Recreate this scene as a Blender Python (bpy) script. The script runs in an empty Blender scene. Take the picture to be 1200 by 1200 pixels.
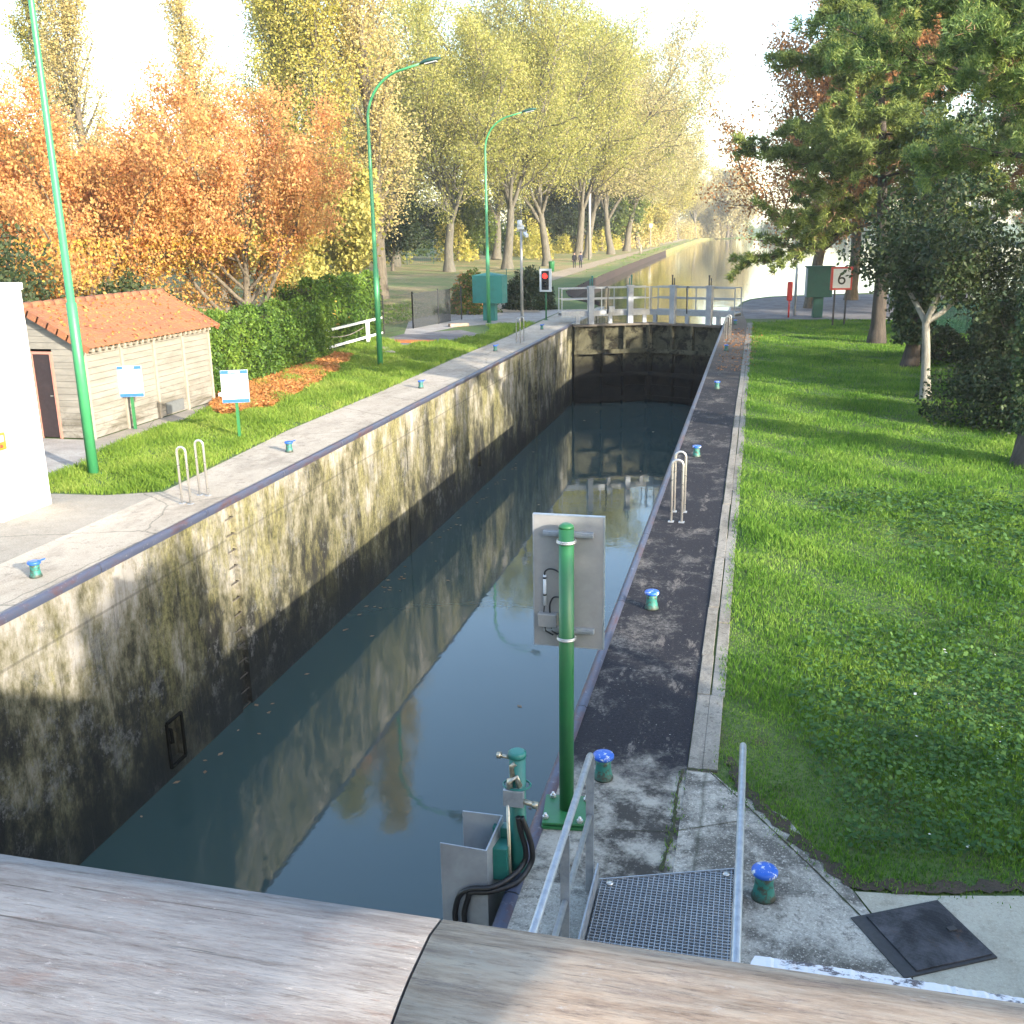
import bpy, bmesh, math, random
import numpy as np
from mathutils import Vector, Matrix, Quaternion

random.seed(7)
scene = bpy.context.scene
COL = scene.collection
pi = math.pi
R = math.radians

# ------------------------------------------------------------------ mesh helpers
class MB:
    """collects shapes, builds them as one mesh object"""
    def __init__(s):
        s.v = []; s.f = []; s.m = []; s.mi = 0; s.sm = []
    def add(s, vs, fs, smooth=False):
        o = len(s.v); s.v += [tuple(map(float, p)) for p in vs]
        for f in fs:
            s.f.append([i + o for i in f]); s.m.append(s.mi); s.sm.append(smooth)
        return s
    def box(s, c, d, rz=0.0, M=None, bev=0.0):
        x, y, z = d[0] / 2, d[1] / 2, d[2] / 2
        if bev > 0:
            b = min(bev, x * .9, y * .9, z * .9)
            bm = bmesh.new(); bmesh.ops.create_cube(bm, size=1)
            for v in bm.verts: v.co = Vector((v.co.x * 2 * x, v.co.y * 2 * y, v.co.z * 2 * z))
            bmesh.ops.bevel(bm, geom=list(bm.edges), offset=b, segments=2, affect='EDGES', profile=.6)
            vs = [v.co.copy() for v in bm.verts]; bm.verts.index_update()
            fs = [[v.index for v in f.verts] for f in bm.faces]; bm.free()
        else:
            vs = [Vector((i * x, j * y, k * z)) for i in (-1, 1) for j in (-1, 1) for k in (-1, 1)]
            fs = [(0, 1, 3, 2), (4, 6, 7, 5), (0, 4, 5, 1), (2, 3, 7, 6), (0, 2, 6, 4), (1, 5, 7, 3)]
        Rm = M if M is not None else Matrix.Rotation(rz, 3, 'Z')
        return s.add([Vector(c) + Rm @ v for v in vs], fs)
    def b2(s, lo, hi, **k):
        return s.box([(a + b) / 2 for a, b in zip(lo, hi)], [b - a for a, b in zip(lo, hi)], **k)
    def bar(s, p, q, w, h=None):
        p, q = Vector(p), Vector(q); d = q - p; L = d.length
        if L < 1e-6: return s
        M = d.to_track_quat('X', 'Z').to_matrix()
        return s.box((p + q) / 2, (L, w, h or w), M=M)
    def tube(s, pts, r, n=8, caps=True):
        pts = [Vector(p) for p in pts]
        rs = [r] * len(pts) if isinstance(r, (int, float)) else list(r)
        vs = []; up = None
        for i, p in enumerate(pts):
            d = (pts[min(i + 1, len(pts) - 1)] - pts[max(i - 1, 0)])
            d = d.normalized() if d.length > 1e-9 else Vector((0, 0, 1))
            if up is None:
                up = Vector((1, 0, 0)) if abs(d.x) < .8 else Vector((0, 1, 0))
            u = (up - d * up.dot(d))
            u = u.normalized() if u.length > 1e-6 else d.orthogonal().normalized()
            w = d.cross(u); up = u
            for k in range(n):
                a = 2 * pi * k / n
                vs.append(p + (u * math.cos(a) + w * math.sin(a)) * rs[i])
        fs = []
        for i in range(len(pts) - 1):
            for k in range(n):
                k2 = (k + 1) % n
                fs.append((i * n + k, i * n + k2, (i + 1) * n + k2, (i + 1) * n + k))
        s.add(vs, fs, True)
        if caps:
            o = len(s.v) - len(vs)
            s.f.append([o + k for k in range(n)][::-1]); s.f.append([o + (len(pts) - 1) * n + k for k in range(n)])
            s.m += [s.mi] * 2; s.sm += [False] * 2
        return s
    def lathe(s, prof, c=(0, 0, 0), n=20, smooth=True):
        vs = []
        for r, z in prof:
            for k in range(n):
                a = 2 * pi * k / n; vs.append((c[0] + r * math.cos(a), c[1] + r * math.sin(a), c[2] + z))
        fs = []
        for i in range(len(prof) - 1):
            for k in range(n):
                k2 = (k + 1) % n; fs.append((i * n + k, i * n + k2, (i + 1) * n + k2, (i + 1) * n + k))
        s.add(vs, fs, smooth)
        o = len(s.v) - len(vs)
        s.f.append([o + k for k in range(n)][::-1]); s.f.append([o + (len(prof) - 1) * n + k for k in range(n)])
        s.m += [s.mi] * 2; s.sm += [False] * 2
        return s
    def prism(s, poly, z0, z1):
        n = len(poly)
        vs = [(p[0], p[1], z0) for p in poly] + [(p[0], p[1], z1) for p in poly]
        fs = [list(range(n))[::-1], list(range(n, 2 * n))] + [(i, (i + 1) % n, n + (i + 1) % n, n + i) for i in range(n)]
        return s.add(vs, fs)
    def xform(s, M, start=0):
        for i in range(start, len(s.v)): s.v[i] = tuple(M @ Vector(s.v[i]))
        return s
    def build(s, name, mats, parent=None, fixn=False):
        me = bpy.data.meshes.new(name); me.from_pydata(s.v, [], s.f)
        for m in (mats if isinstance(mats, (list, tuple)) else [mats]): me.materials.append(m)
        me.polygons.foreach_set('material_index', s.m); me.polygons.foreach_set('use_smooth', s.sm)
        if fixn:
            bm = bmesh.new(); bm.from_mesh(me); bmesh.ops.recalc_face_normals(bm, faces=bm.faces); bm.to_mesh(me); bm.free()
        me.update()
        return link(name, me, parent)

def link(name, me, parent=None):
    o = bpy.data.objects.new(name, me); COL.objects.link(o)
    if parent is not None: o.parent = parent
    return o

def np_mesh(name, V, F, mat, parent=None, smooth=False):
    """V (n,3), F (m,k) all faces with k corners"""
    me = bpy.data.meshes.new(name)
    V = np.ascontiguousarray(V, dtype=np.float32); F = np.ascontiguousarray(F, dtype=np.int32)
    me.vertices.add(len(V)); me.vertices.foreach_set('co', V.ravel())
    k = F.shape[1]; m = len(F)
    me.loops.add(m * k); me.loops.foreach_set('vertex_index', F.ravel())
    me.polygons.add(m); me.polygons.foreach_set('loop_start', np.arange(0, m * k, k, dtype=np.int32))
    me.polygons.foreach_set('use_smooth', np.full(m, smooth))
    me.update(calc_edges=True)
    me.materials.append(mat)
    return link(name, me, parent)

def T(name, label, cat, loc=(0, 0, 0), rz=0.0, group=None):
    o = bpy.data.objects.new(name, None); COL.objects.link(o)
    o.empty_display_size = .1; o.location = loc; o.rotation_euler = (0, 0, rz)
    o['label'] = label; o['category'] = cat
    if group: o['group'] = group
    return o
def tag(o, label, cat, group=None, kind=None):
    o['label'] = label; o['category'] = cat
    if group: o['group'] = group
    if kind: o['kind'] = kind
    return o
def struct(o, label=None):
    o['kind'] = 'structure'
    if label: o['label'] = label
    return o
def kids(o): return [c for c in bpy.data.objects if c.parent == o]
def copy_thing(src, loc, rz=0.0, label=None, group=None, scale=None):
    c = src.copy(); COL.objects.link(c); c.location = loc; c.rotation_euler = (0, 0, rz)
    if scale is not None: c.scale = (scale, scale, scale) if isinstance(scale, (int, float)) else scale
    if label: c['label'] = label
    if group: c['group'] = group
    for ch in kids(src):
        d = ch.copy(); COL.objects.link(d); d.parent = c
        for g in kids(ch):
            e = g.copy(); COL.objects.link(e); e.parent = d
    return c

# ------------------------------------------------------------------ material helpers
class N:
    def __init__(s, name):
        s.mat = bpy.data.materials.new(name); s.mat.use_nodes = True
        s.t = s.mat.node_tree; s.n = s.t.nodes; s.n.clear()
        s.out = s.n.new('ShaderNodeOutputMaterial'); s.b = s.n.new('ShaderNodeBsdfPrincipled')
        s.t.links.new(s.b.outputs[0], s.out.inputs[0])
        tc = s.n.new('ShaderNodeTexCoord'); s.co = tc.outputs['Object']
    def L(s, a, b): s.t.links.new(a, b)
    def set(s, inp, val):
        if hasattr(val, 'is_linked') or isinstance(val, bpy.types.NodeSocket): s.L(val, inp)
        elif isinstance(val, (tuple, list)): inp.default_value = tuple(val) + ((1,) if len(val) == 3 and len(inp.default_value) == 4 else ())
        else: inp.default_value = val
    def map(s, sc=(1, 1, 1), loc=(0, 0, 0), rot=(0, 0, 0)):
        m = s.n.new('ShaderNodeMapping'); s.L(s.co, m.inputs[0])
        m.inputs['Scale'].default_value = sc; m.inputs['Location'].default_value = loc; m.inputs['Rotation'].default_value = rot
        return m.outputs[0]
    def noise(s, scale=5, det=6, rough=.6, dist=0, vec=None, lo=None, hi=None):
        t = s.n.new('ShaderNodeTexNoise'); s.L(vec if vec is not None else s.co, t.inputs['Vector'])
        t.inputs['Scale'].default_value = scale; t.inputs['Detail'].default_value = det
        t.inputs['Roughness'].default_value = rough; t.inputs['Distortion'].default_value = dist
        if lo is None: return t.outputs['Fac']
        return s.ramp(t.outputs['Fac'], [(lo, (0, 0, 0)), (hi, (1, 1, 1))])
    def voro(s, scale=5, feature='F1', vec=None, out='Distance', rand=1):
        t = s.n.new('ShaderNodeTexVoronoi'); t.feature = feature
        s.L(vec if vec is not None else s.co, t.inputs['Vector']); t.inputs['Scale'].default_value = scale
        t.inputs['Randomness'].default_value = rand
        return t.outputs[out]
    def ramp(s, fac, stops):
        r = s.n.new('ShaderNodeValToRGB'); s.L(fac, r.inputs[0])
        e = r.color_ramp.elements
        while len(e) < len(stops): e.new(.5)
        for i, (p, c) in enumerate(stops):
            e[i].position = p; e[i].color = tuple(c) + (1,)
        return r.outputs[0]
    def mix(s, fac, a, b, mode='MIX'):
        m = s.n.new('ShaderNodeMix'); m.data_type = 'RGBA'; m.blend_type = mode
        s.set(m.inputs[0], fac); s.set(m.inputs[6], a); s.set(m.inputs[7], b)
        return m.outputs[2]
    def math(s, op, a, b=0.0, c=None):
        m = s.n.new('ShaderNodeMath'); m.operation = op
        s.set(m.inputs[0], a); s.set(m.inputs[1], b)
        if c is not None: s.set(m.inputs[2], c)
        return m.outputs[0]
    def xyz(s):
        m = s.n.new('ShaderNodeSeparateXYZ'); s.L(s.co, m.inputs[0]); return m.outputs
    def mr(s, v, a, b, c=0.0, d=1.0):
        m = s.n.new('ShaderNodeMapRange'); s.L(v, m.inputs[0])
        for i, q in enumerate((a, b, c, d)): m.inputs[i + 1].default_value = q
        return m.outputs[0]
    def bump(s, h, strength=.3, dist=.02):
        b = s.n.new('ShaderNodeBump'); s.L(h, b.inputs['Height'])
        b.inputs['Strength'].default_value = strength; b.inputs['Distance'].default_value = dist
        s.L(b.outputs[0], s.b.inputs['Normal'])
    def fin(s, col, rough=.7, metal=0.0, spec=None):
        s.set(s.b.inputs['Base Color'], col); s.set(s.b.inputs['Roughness'], rough); s.set(s.b.inputs['Metallic'], metal)
        if spec is not None: s.b.inputs['Specular IOR Level'].default_value = spec
        return s.mat

def paint(name, c, c2=None, rough=.45, scale=8, lo=.5, hi=.7, metal=0.0, bump=.05, spec=None):
    n = N(name); c2 = c2 or tuple(x * .6 for x in c)
    f = n.noise(scale, 8, .65, .3, lo=lo, hi=hi)
    g = n.noise(scale * 9, 3, .6)
    col = n.mix(f, c, c2); col = n.mix(n.mr(g, .3, .7, 0, .25), col, tuple(x * .7 for x in c))
    n.bump(g, bump, .005)
    return n.fin(col, n.mr(n.noise(scale * 2, 4), .3, .7, rough * .8, min(1, rough * 1.25)), metal, spec)

M = {}
M['green'] = paint('green paint', (.025, .15, .05), (.03, .115, .05), .38, 3, .5, .75)  # darkened to the sign post's shade; lamps have a sunlit copy
M['teal'] = paint('teal paint', (.02, .17, .14), (.02, .11, .1), .4, 5)
M['tealc'] = paint('teal cabinet paint', (.03, .2, .17), (.025, .15, .13), .5, 2)
M['dgreen'] = paint('dark green cabinet paint', (.012, .075, .055), (.02, .06, .05), .55, 2)
M['blue'] = paint('blue paint', (.025, .12, .5), (.03, .09, .33), .4, 9)
M['white'] = paint('white render', (.82, .82, .8), (.74, .73, .7), .7, 1.5, .45, .8, bump=.1)
M['signwhite'] = paint('sign white', (.62, .64, .66), (.56, .59, .62), .4, 1)
M['signblue'] = paint('sign blue', (.03, .13, .42), (.04, .16, .45), .4, 1)
M['red'] = paint('red paint', (.55, .04, .03), (.4, .03, .03), .45, 4)
M['black'] = paint('black rubber', (.012, .012, .013), (.02, .02, .02), .45, 10)
M['dark'] = paint('dark steel', (.03, .03, .032), (.05, .045, .04), .6, 6)
M['galv'] = paint('galvanised steel', (.42, .45, .48), (.3, .33, .37), .42, 14, .4, .65, .55, .1)
M['galvp'] = paint('weathered galvanised steel', (.36, .39, .42), (.25, .27, .3), .5, 3, .4, .7, .3, .1)
M['alu'] = paint('dull aluminium', (.36, .355, .345), (.3, .295, .285), .45, 4, .4, .75, .35, .05)
M['steel'] = paint('stainless steel', (.6, .58, .54), (.5, .48, .45), .3, 6, metal=.7)
M['brass'] = paint('plated fittings', (.5, .46, .36), (.32, .28, .2), .35, 30, metal=.8)
M['grey'] = paint('grey paint', (.4, .42, .43), (.3, .32, .33), .5, 4)
M['lens'] = paint('dark lens', (.01, .01, .012), (.01, .01, .01), .15, 2)
M['orange'] = paint('orange paint', (.75, .2, .03), (.65, .15, .03), .4, 3)
M['mauve'] = paint('mauve label', (.3, .25, .4), (.5, .45, .5), .5, 20)
M['vent'] = paint('grey vent', (.13, .14, .14), (.1, .1, .1), .6, 4)
M['skin'] = paint('skin', (.5, .3, .22), (.45, .27, .2), .6, 5)
M['cloth_d'] = paint('dark cloth', (.015, .016, .022), (.03, .03, .035), .9, 6)
M['cloth_b'] = paint('navy cloth', (.02, .025, .05), (.03, .03, .05), .9, 6)
M['hair'] = paint('hair', (.03, .02, .015), (.02, .015, .01), .6, 20)

def glow(name, c, e):
    n = N(name); n.b.inputs['Emission Color'].default_value = c + (1,); n.b.inputs['Emission Strength'].default_value = e
    return n.fin(c, .4)
M['redlamp'] = glow('lit red signal lamp', (1, .03, .02), .7)

def mat_rust():
    n = N('rust painted coping steel')
    f = n.noise(2.2, 8, .7, .5, n.map((1, .5, 1)),   .5, .66)
    c = n.mix(f, (.065, .075, .115), (.1, .05, .045))
    c = n.mix(n.noise(14, 6, .7, lo=.6, hi=.72), c, (.2, .2, .23))
    n.bump(n.noise(30, 4), .2, .004)
    return n.fin(c, .42, .2)
M['coping'] = mat_rust()

def mat_rustplate():
    n = N('orange rust')
    c = n.mix(n.noise(3, 8, .7, lo=.4, hi=.65), (.5, .16, .03), (.3, .1, .03))
    return n.fin(c, .8)
M['rustplate'] = mat_rustplate()

def mat_wall():
    n = N('algae stained lock wall concrete')
    z = n.xyz()[2]
    def cen(v, k): return n.math('MULTIPLY', n.math('SUBTRACT', v, .5), k)
    m1 = n.noise(.6, 6, .62, 0, n.map((1, 1, .8)))
    m2 = n.noise(1.3, 15, .76, 0, n.map((1, 1.25, .65), (4, 1, 2)))
    m3 = n.noise(9, 12, .86, 0, n.map((1, 1, .8), (1, 7, 5)))
    v = n.math('ADD', n.math('ADD', cen(m1, 1.9), cen(m2, 2.7)), cen(m3, .85))
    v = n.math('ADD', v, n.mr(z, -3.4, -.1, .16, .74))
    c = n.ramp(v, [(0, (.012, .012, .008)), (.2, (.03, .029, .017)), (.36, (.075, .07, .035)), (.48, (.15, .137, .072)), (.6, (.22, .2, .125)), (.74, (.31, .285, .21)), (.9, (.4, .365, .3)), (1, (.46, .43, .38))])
    # grey lime crusts on the lower part
    c = n.mix(n.math('MULTIPLY', n.noise(1.1, 15, .84, 0, n.map((1, 1, .9), (3, 7, 1)), .54, .58), .75), c, n.mix(n.ramp(m3, [(.42, (0, 0, 0)), (.58, (1, 1, 1))]), (.09, .09, .078), (.3, .29, .255)))
    # yellow green algae in vertical drapes
    dr = n.noise(.7, 14, .84, 0, n.map((1, 1, .32), (1, 21, 3)), .5, .57)
    ym = n.math('MULTIPLY', dr, n.mr(z, -3.6, -1.2, .1, .75))
    c = n.mix(ym, c, n.mix(n.ramp(m3, [(.4, (0, 0, 0)), (.58, (1, 1, 1))]), (.06, .058, .012), (.4, .36, .13)))
    # dark drips from the coping and pale lime runs
    drip = n.math('MULTIPLY', n.noise(2.2, 12, .8, 0, n.map((1, 2.2, .16), (0, 13, 0)), .54, .6), n.mr(z, -2.2, -.2, .8, .35))
    c = n.mix(n.math('MULTIPLY', drip, .8), c, (.035, .033, .02))
    run = n.noise(3.2, 10, .8, 0, n.map((1, 2.4, .14), (0, 3, 0)), .6, .65)
    c = n.mix(n.math('MULTIPLY', run, .5), c, (.42, .4, .34))
    jn = n.math('MULTIPLY', n.mr(z, -.72, -.7, 0, 1), n.mr(z, -.68, -.66, 1, 0))
    c = n.mix(n.math('MULTIPLY', jn, .4), c, (.05, .045, .03))
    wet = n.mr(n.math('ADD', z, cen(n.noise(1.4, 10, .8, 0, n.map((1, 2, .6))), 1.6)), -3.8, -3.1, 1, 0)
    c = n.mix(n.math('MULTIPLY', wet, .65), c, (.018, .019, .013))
    n.bump(n.math('ADD', m2, n.math('MULTIPLY', m3, .7)), 1.0, .1)
    return n.fin(c, n.mr(z, -4.2, -2.5, .45, .93))
M['wall'] = mat_wall()

def concrete(name, a, b, dark, scale=1.0, darkamt=.6, crack=True, lo=.5, hi=.66, streak=None, grain=.5):
    n = N(name)
    v = n.map(streak) if streak else n.co
    c = n.mix(n.noise(1.1 * scale, 10, .72, 0, v, .38, .64), a, b)
    st = n.noise(.8 * scale, 14, .78, .15, n.map(streak or (1, 1, 1), (5, 3, 0)))
    c = n.mix(n.math('MULTIPLY', n.ramp(st, [(lo, (0, 0, 0)), (hi, (1, 1, 1))]), darkamt), c, dark)
    # blotchy lichen, aggregate grains (dark and pale)
    c = n.mix(n.math('MULTIPLY', n.noise(7 * scale, 8, .8, 0, n.map((1, 1, 1), (2, 7, 1)), .54, .62), darkamt * .8), c, dark)
    c = n.mix(n.math('MULTIPLY', n.noise(38, 5, .8, lo=.5, hi=.62), grain), c, tuple(x * .35 for x in a))
    c = n.mix(n.math('MULTIPLY', n.noise(52, 5, .8, 0, n.map((1, 1, 1), (4, 4, 4)), .56, .64), grain), c, tuple(min(.75, x * 1.7) for x in a))
    h = n.math('ADD', n.noise(40, 6, .75), n.math('MULTIPLY', n.noise(4, 8, .7), .6))
    if crack:
        cr = n.ramp(n.voro(.42, 'DISTANCE_TO_EDGE', n.mix(.25, n.co, n.noise(1.6, 5, .6))), [(0, (1, 1, 1)), (.007, (0, 0, 0))])
        c = n.mix(n.math('MULTIPLY', cr, .6), c, (.03, .035, .02))
    n.bump(h, .5, .01)
    return n.fin(c, .9)
M['quay'] = concrete('pale worn quay concrete', (.48, .42, .335), (.36, .305, .235), (.15, .12, .09), .8, .75, lo=.5, hi=.68, streak=(1, .45, 1))
M['apron'] = concrete('light concrete apron', (.34, .305, .25), (.26, .23, .185), (.2, .17, .13), .6, .6)
M['quaynear'] = concrete('grey mottled concrete', (.44, .415, .355), (.3, .285, .24), (.06, .055, .045), 1.6, .9, lo=.47, hi=.57, grain=.65)
M['kerb'] = concrete('kerb strip concrete', (.3, .275, .23), (.2, .18, .145), (.06, .05, .035), 1.8, .85, crack=False, streak=(1, .3, 1))
M['pad'] = concrete('pale sandy concrete pad', (.4, .385, .31), (.34, .32, .25), (.2, .18, .13), 1, .6, crack=False, grain=.3)
M['parapet'] = None
M['bridge'] = concrete('bridge concrete', (.4, .38, .34), (.33, .31, .27), (.2, .18, .15), .6, .5)

def mat_asphalt():
    n = N('black stained quay surface')
    y = n.xyz()[1]
    fine = n.noise(34, 6, .8)
    c = n.mix(n.ramp(fine, [(.4, (0, 0, 0)), (.65, (1, 1, 1))]), (.005, .005, .008), (.022, .021, .027))
    pale = n.noise(.75, 14, .8, .1, n.map((1.0, .9, 1), (2, 8.6, 0)), .52, .6)
    c = n.mix(n.math('MULTIPLY', pale, .85), c, n.mix(n.ramp(n.noise(24, 7, .8), [(.42, (0, 0, 0)), (.6, (1, 1, 1))]), (.03, .027, .026), (.2, .185, .165)))
    c = n.mix(n.math('MULTIPLY', n.noise(2.6, 12, .8, .1, n.map((1.6, .5, 1), (7, 1, 0)), .56, .62), .75), c, (.17, .15, .13))
    nearf = n.mr(n.math('ADD', y, n.math('MULTIPLY', n.noise(2.5, 10, .75), 2.6)), 8.9, 9.5, 1, 0)
    c = n.mix(nearf, c, n.mix(n.ramp(n.noise(1.9, 14, .8), [(.44, (0, 0, 0)), (.56, (1, 1, 1))]), n.mix(fine, (.22, .205, .17), (.5, .47, .4)), (.05, .045, .038)))
    farf = n.mr(n.math('ADD', y, n.math('MULTIPLY', n.noise(.8, 8, .7), 16)), 38, 50, 0, 1)
    c = n.mix(n.math('MULTIPLY', farf, .85), c, n.mix(n.noise(2, 8, .7), (.1, .075, .05), (.24, .19, .14)))
    leaf = n.math('MULTIPLY', n.noise(14, 6, .8, lo=.56, hi=.6), n.mr(n.math('ADD', y, n.math('MULTIPLY', n.noise(1, 4), 6)), 36, 39, 0, 1))
    c = n.mix(n.math('MULTIPLY', leaf, n.mr(y, 43, 47, 1, 0)), c, (.3, .13, .05))
    sp = n.noise(26, 5, .75, lo=.64, hi=.67)
    c = n.mix(n.math('MULTIPLY', sp, .8), c, (.42, .4, .36))
    n.bump(n.noise(60, 6, .7), .6, .01)
    return n.fin(c, .85, 0, .35)
M['asphalt'] = mat_asphalt()

def mat_ground():
    n = N('grassy soil')
    c = n.mix(n.noise(.35, 8, .65, .4, lo=.4, hi=.62), (.075, .14, .025), (.13, .17, .045))
    c = n.mix(n.noise(1.8, 9, .75, lo=.52, hi=.66), c, (.09, .075, .03))
    c = n.mix(n.noise(30, 4, .7, lo=.4, hi=.7), c, (.03, .06, .012))
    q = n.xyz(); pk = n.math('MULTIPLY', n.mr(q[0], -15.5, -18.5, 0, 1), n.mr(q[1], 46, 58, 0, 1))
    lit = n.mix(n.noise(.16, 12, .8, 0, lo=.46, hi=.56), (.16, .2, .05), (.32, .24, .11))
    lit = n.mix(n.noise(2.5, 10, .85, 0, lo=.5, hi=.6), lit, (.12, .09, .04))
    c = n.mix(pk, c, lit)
    n.bump(n.noise(25, 6, .7), .8, .03)
    return n.fin(c, .95)
M['ground'] = mat_ground()
def mat_dirt(name, a, b):
    n = N(name); c = n.mix(n.noise(1.2, 9, .7, .4, lo=.4, hi=.62), a, b)
    c = n.mix(n.noise(40, 4, .7, lo=.5, hi=.7), c, tuple(x * .6 for x in b))
    n.bump(n.noise(40, 5, .7), .5, .02)
    return n.fin(c, .95)
M['path'] = mat_dirt('sandy towpath', (.38, .3, .21), (.3, .23, .15))
M['gravel'] = mat_dirt('pale gravel', (.4, .37, .33), (.28, .25, .22))
M['gravel2'] = mat_dirt('grey gravel', (.2, .19, .19), (.12, .11, .11))
M['revet'] = mat_dirt('reddish bank boarding', (.05, .03, .023), (.032, .025, .021))

def mat_water(name, deep, rough, bs, bstr, ior, spec=.5):
    n = N(name)
    h = n.math('ADD', n.noise(bs, 3, .5, .4), n.math('MULTIPLY', n.noise(bs * 5, 2, .5, .2), .25))
    n.bump(h, bstr, .1)
    n.b.inputs['IOR'].default_value = ior
    c = n.mix(n.noise(.2, 4, .5), deep, tuple(x * .8 for x in deep))
    return n.fin(c, rough, 0, spec)
M['water'] = mat_water('dark chamber water', (.05, .086, .079), .03, 1.6, .02, 1.5, .55)
M['water2'] = mat_water('upper reach water', (.05, .06, .03), .05, .5, .10, 1.34)

def mat_wood(name, warm):
    n = N(name)
    v = n.map((4.5, 26, 26))
    g = n.noise(2.2, 12, .76, .1, v)
    fine = n.noise(1.6, 8, .78, .1, n.map((16, 120, 120)))
    if warm: st = [(.3, (.13, .08, .05)), (.46, (.33, .235, .165)), (.58, (.48, .36, .26)), (.75, (.56, .45, .34))]
    else: st = [(.3, (.1, .078, .075)), (.44, (.17, .158, .158)), (.57, (.235, .228, .228)), (.75, (.3, .293, .288))]
    c = n.ramp(g, st)
    c = n.mix(n.math('MULTIPLY', n.noise(5, 12, .8, .1, n.map((1, 4, 4), (1, 1, 1)), .48, .62), .7), c, (.28, .278, .28) if not warm else (.44, .37, .295))
    c = n.mix(n.math('MULTIPLY', n.noise(9, 12, .82, .1, n.map((1, 4, 4), (8, 1, 3)), .54, .62), .6), c, (.17, .115, .1))
    c = n.mix(n.math('MULTIPLY', n.ramp(fine, [(.55, (0, 0, 0)), (.63, (1, 1, 1))]), .55), c, (.075, .055, .045))
    c = n.mix(n.math('MULTIPLY', n.noise(70, 6, .8, 0, n.map((1, 2, 2)), .6, .68), .5), c, (.5, .47, .45))
    ck = n.math('MULTIPLY', n.noise(1.5, 4, .6, .3, n.map((2.5, 95, 95), (3, 0, 1)), .64, .67), n.noise(2.5, 3, .6, 0, None, .48, .56))
    c = n.mix(n.math('MULTIPLY', ck, .85), c, (.03, .022, .018))
    n.bump(n.math('SUBTRACT', n.math('ADD', g, n.math('MULTIPLY', fine, .8)), ck), .7, .005)
    return n.fin(c, .8)
M['wood_a'] = mat_wood('silvered timber', False)
M['wood_b'] = mat_wood('tan weathered timber', True)
M['shedwood'] = None
def mat_shed():
    n = N('limewashed planks'); z = n.xyz()[2]
    c = n.mix(n.noise(1.4, 9, .7, .6, n.map((1, .6, 3)), .4, .65), (.25, .235, .2), (.18, .168, .142))
    st = n.math('MULTIPLY', n.noise(2, 9, .75, .6, n.map((1, .5, 2)), .46, .6), n.mr(z, .25, 1.0, .9, .12))
    c = n.mix(st, c, (.1, .09, .065))
    n.bump(n.noise(3, 8, .7, 0, n.map((1, 1, 12))), .3, .01)
    return n.fin(c, .85)
M['shedwood'] = mat_shed()
M['paleframe'] = paint('pale timber', (.31, .275, .22), (.25, .215, .17), .8, 4)
M['redframe'] = paint('reddish door frame', (.45, .2, .15), (.38, .17, .12), .7, 4)
M['doorwood'] = paint('dark door timber', (.025, .016, .017), (.04, .025, .025), .6, 4)
def mat_tile():
    n = N('orange roof tile')
    c = n.mix(n.noise(1.2, 8, .7, .4, lo=.4, hi=.65), (.31, .118, .048), (.21, .085, .043))
    c = n.mix(n.noise(9, 6, .75, lo=.6, hi=.68), c, (.45, .25, .1))
    c = n.mix(n.math('MULTIPLY', n.noise(.9, 7, .7, .4, n.map((1, 1, 1), (3, 3, 0)), .55, .7), .5), c, (.16, .08, .055))
    n.bump(n.noise(30, 4), .2, .01)
    return n.fin(c, .8)
M['tile'] = mat_tile()
def mat_parapet():
    n = N('peeling white painted stone')
    c = n.mix(n.noise(26, 10, .8, .2, n.map((1, 2.0, 2)), .53, .58), (.62, .63, .65), (.1, .09, .095))
    n.bump(n.noise(12, 8, .7), .6, .01)
    return n.fin(c, .85)
M['parapet'] = mat_parapet()
def mat_cap():
    n = N('chipped blue cap paint')
    c = n.mix(n.noise(14, 7, .7, .6, n.map((1, 1, 1), (2, 1, 0)), .57, .6), (.02, .11, .48), (.6, .63, .66))
    return n.fin(c, .4)
M['chipblue'] = mat_cap()
def mat_bolbase():
    n = N('worn teal bollard paint'); z = n.xyz()[2]
    c = n.mix(n.noise(16, 7, .7, .5, lo=.5, hi=.58), (.02, .16, .13), (.045, .05, .035))
    c = n.mix(n.mr(n.math('ADD', z, n.math('MULTIPLY', n.noise(14, 4), .1)), .06, .12, .8, 0), c, (.05, .045, .03))
    return n.fin(c, .55)
M['bolbase'] = mat_bolbase()
def mat_gate():
    n = N('algae gate plate with painted shade'); z = n.xyz()[2]
    c = n.mix(n.noise(1.1, 9, .7, .5, n.map((1, 1, .6)), .4, .64), (.06, .056, .034), (.12, .112, .07))
    c = n.mix(n.noise(1.6, 9, .74, .6, lo=.5, hi=.58), c, (.022, .02, .013))
    c = n.mix(n.mr(n.math('ADD', z, n.math('MULTIPLY', n.noise(1.5, 6, .7), 1.2)), -1.7, -.9, .92, 0), c, (.008, .008, .007))  # near black low down: chamber shade painted into the colour over the algae
    n.bump(n.noise(12, 8, .7), .5, .02)
    return n.fin(c, .85, 0, .12)
M['gate'] = mat_gate()
M['gatetop'] = paint('worn gate top timber', (.13, .11, .085), (.08, .07, .05), .8, 3)
def mat_hatch():
    n = N('dark steel hatch'); 
    c = n.mix(n.noise(2.2, 9, .75, .5, lo=.42, hi=.62), (.012, .012, .015), (.085, .083, .092))
    c = n.mix(n.noise(6, 8, .75, lo=.6, hi=.66), c, (.06, .035, .025))
    br = n.n.new('ShaderNodeTexBrick'); n.L(n.map((9, 9, 9), (0, 0, 0), (0, 0, .8)), br.inputs['Vector']); br.inputs['Scale'].default_value = 1
    n.bump(br.outputs['Fac'], .9, .01)
    return n.fin(c, .5, .3)
M['hatch'] = mat_hatch()

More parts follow.
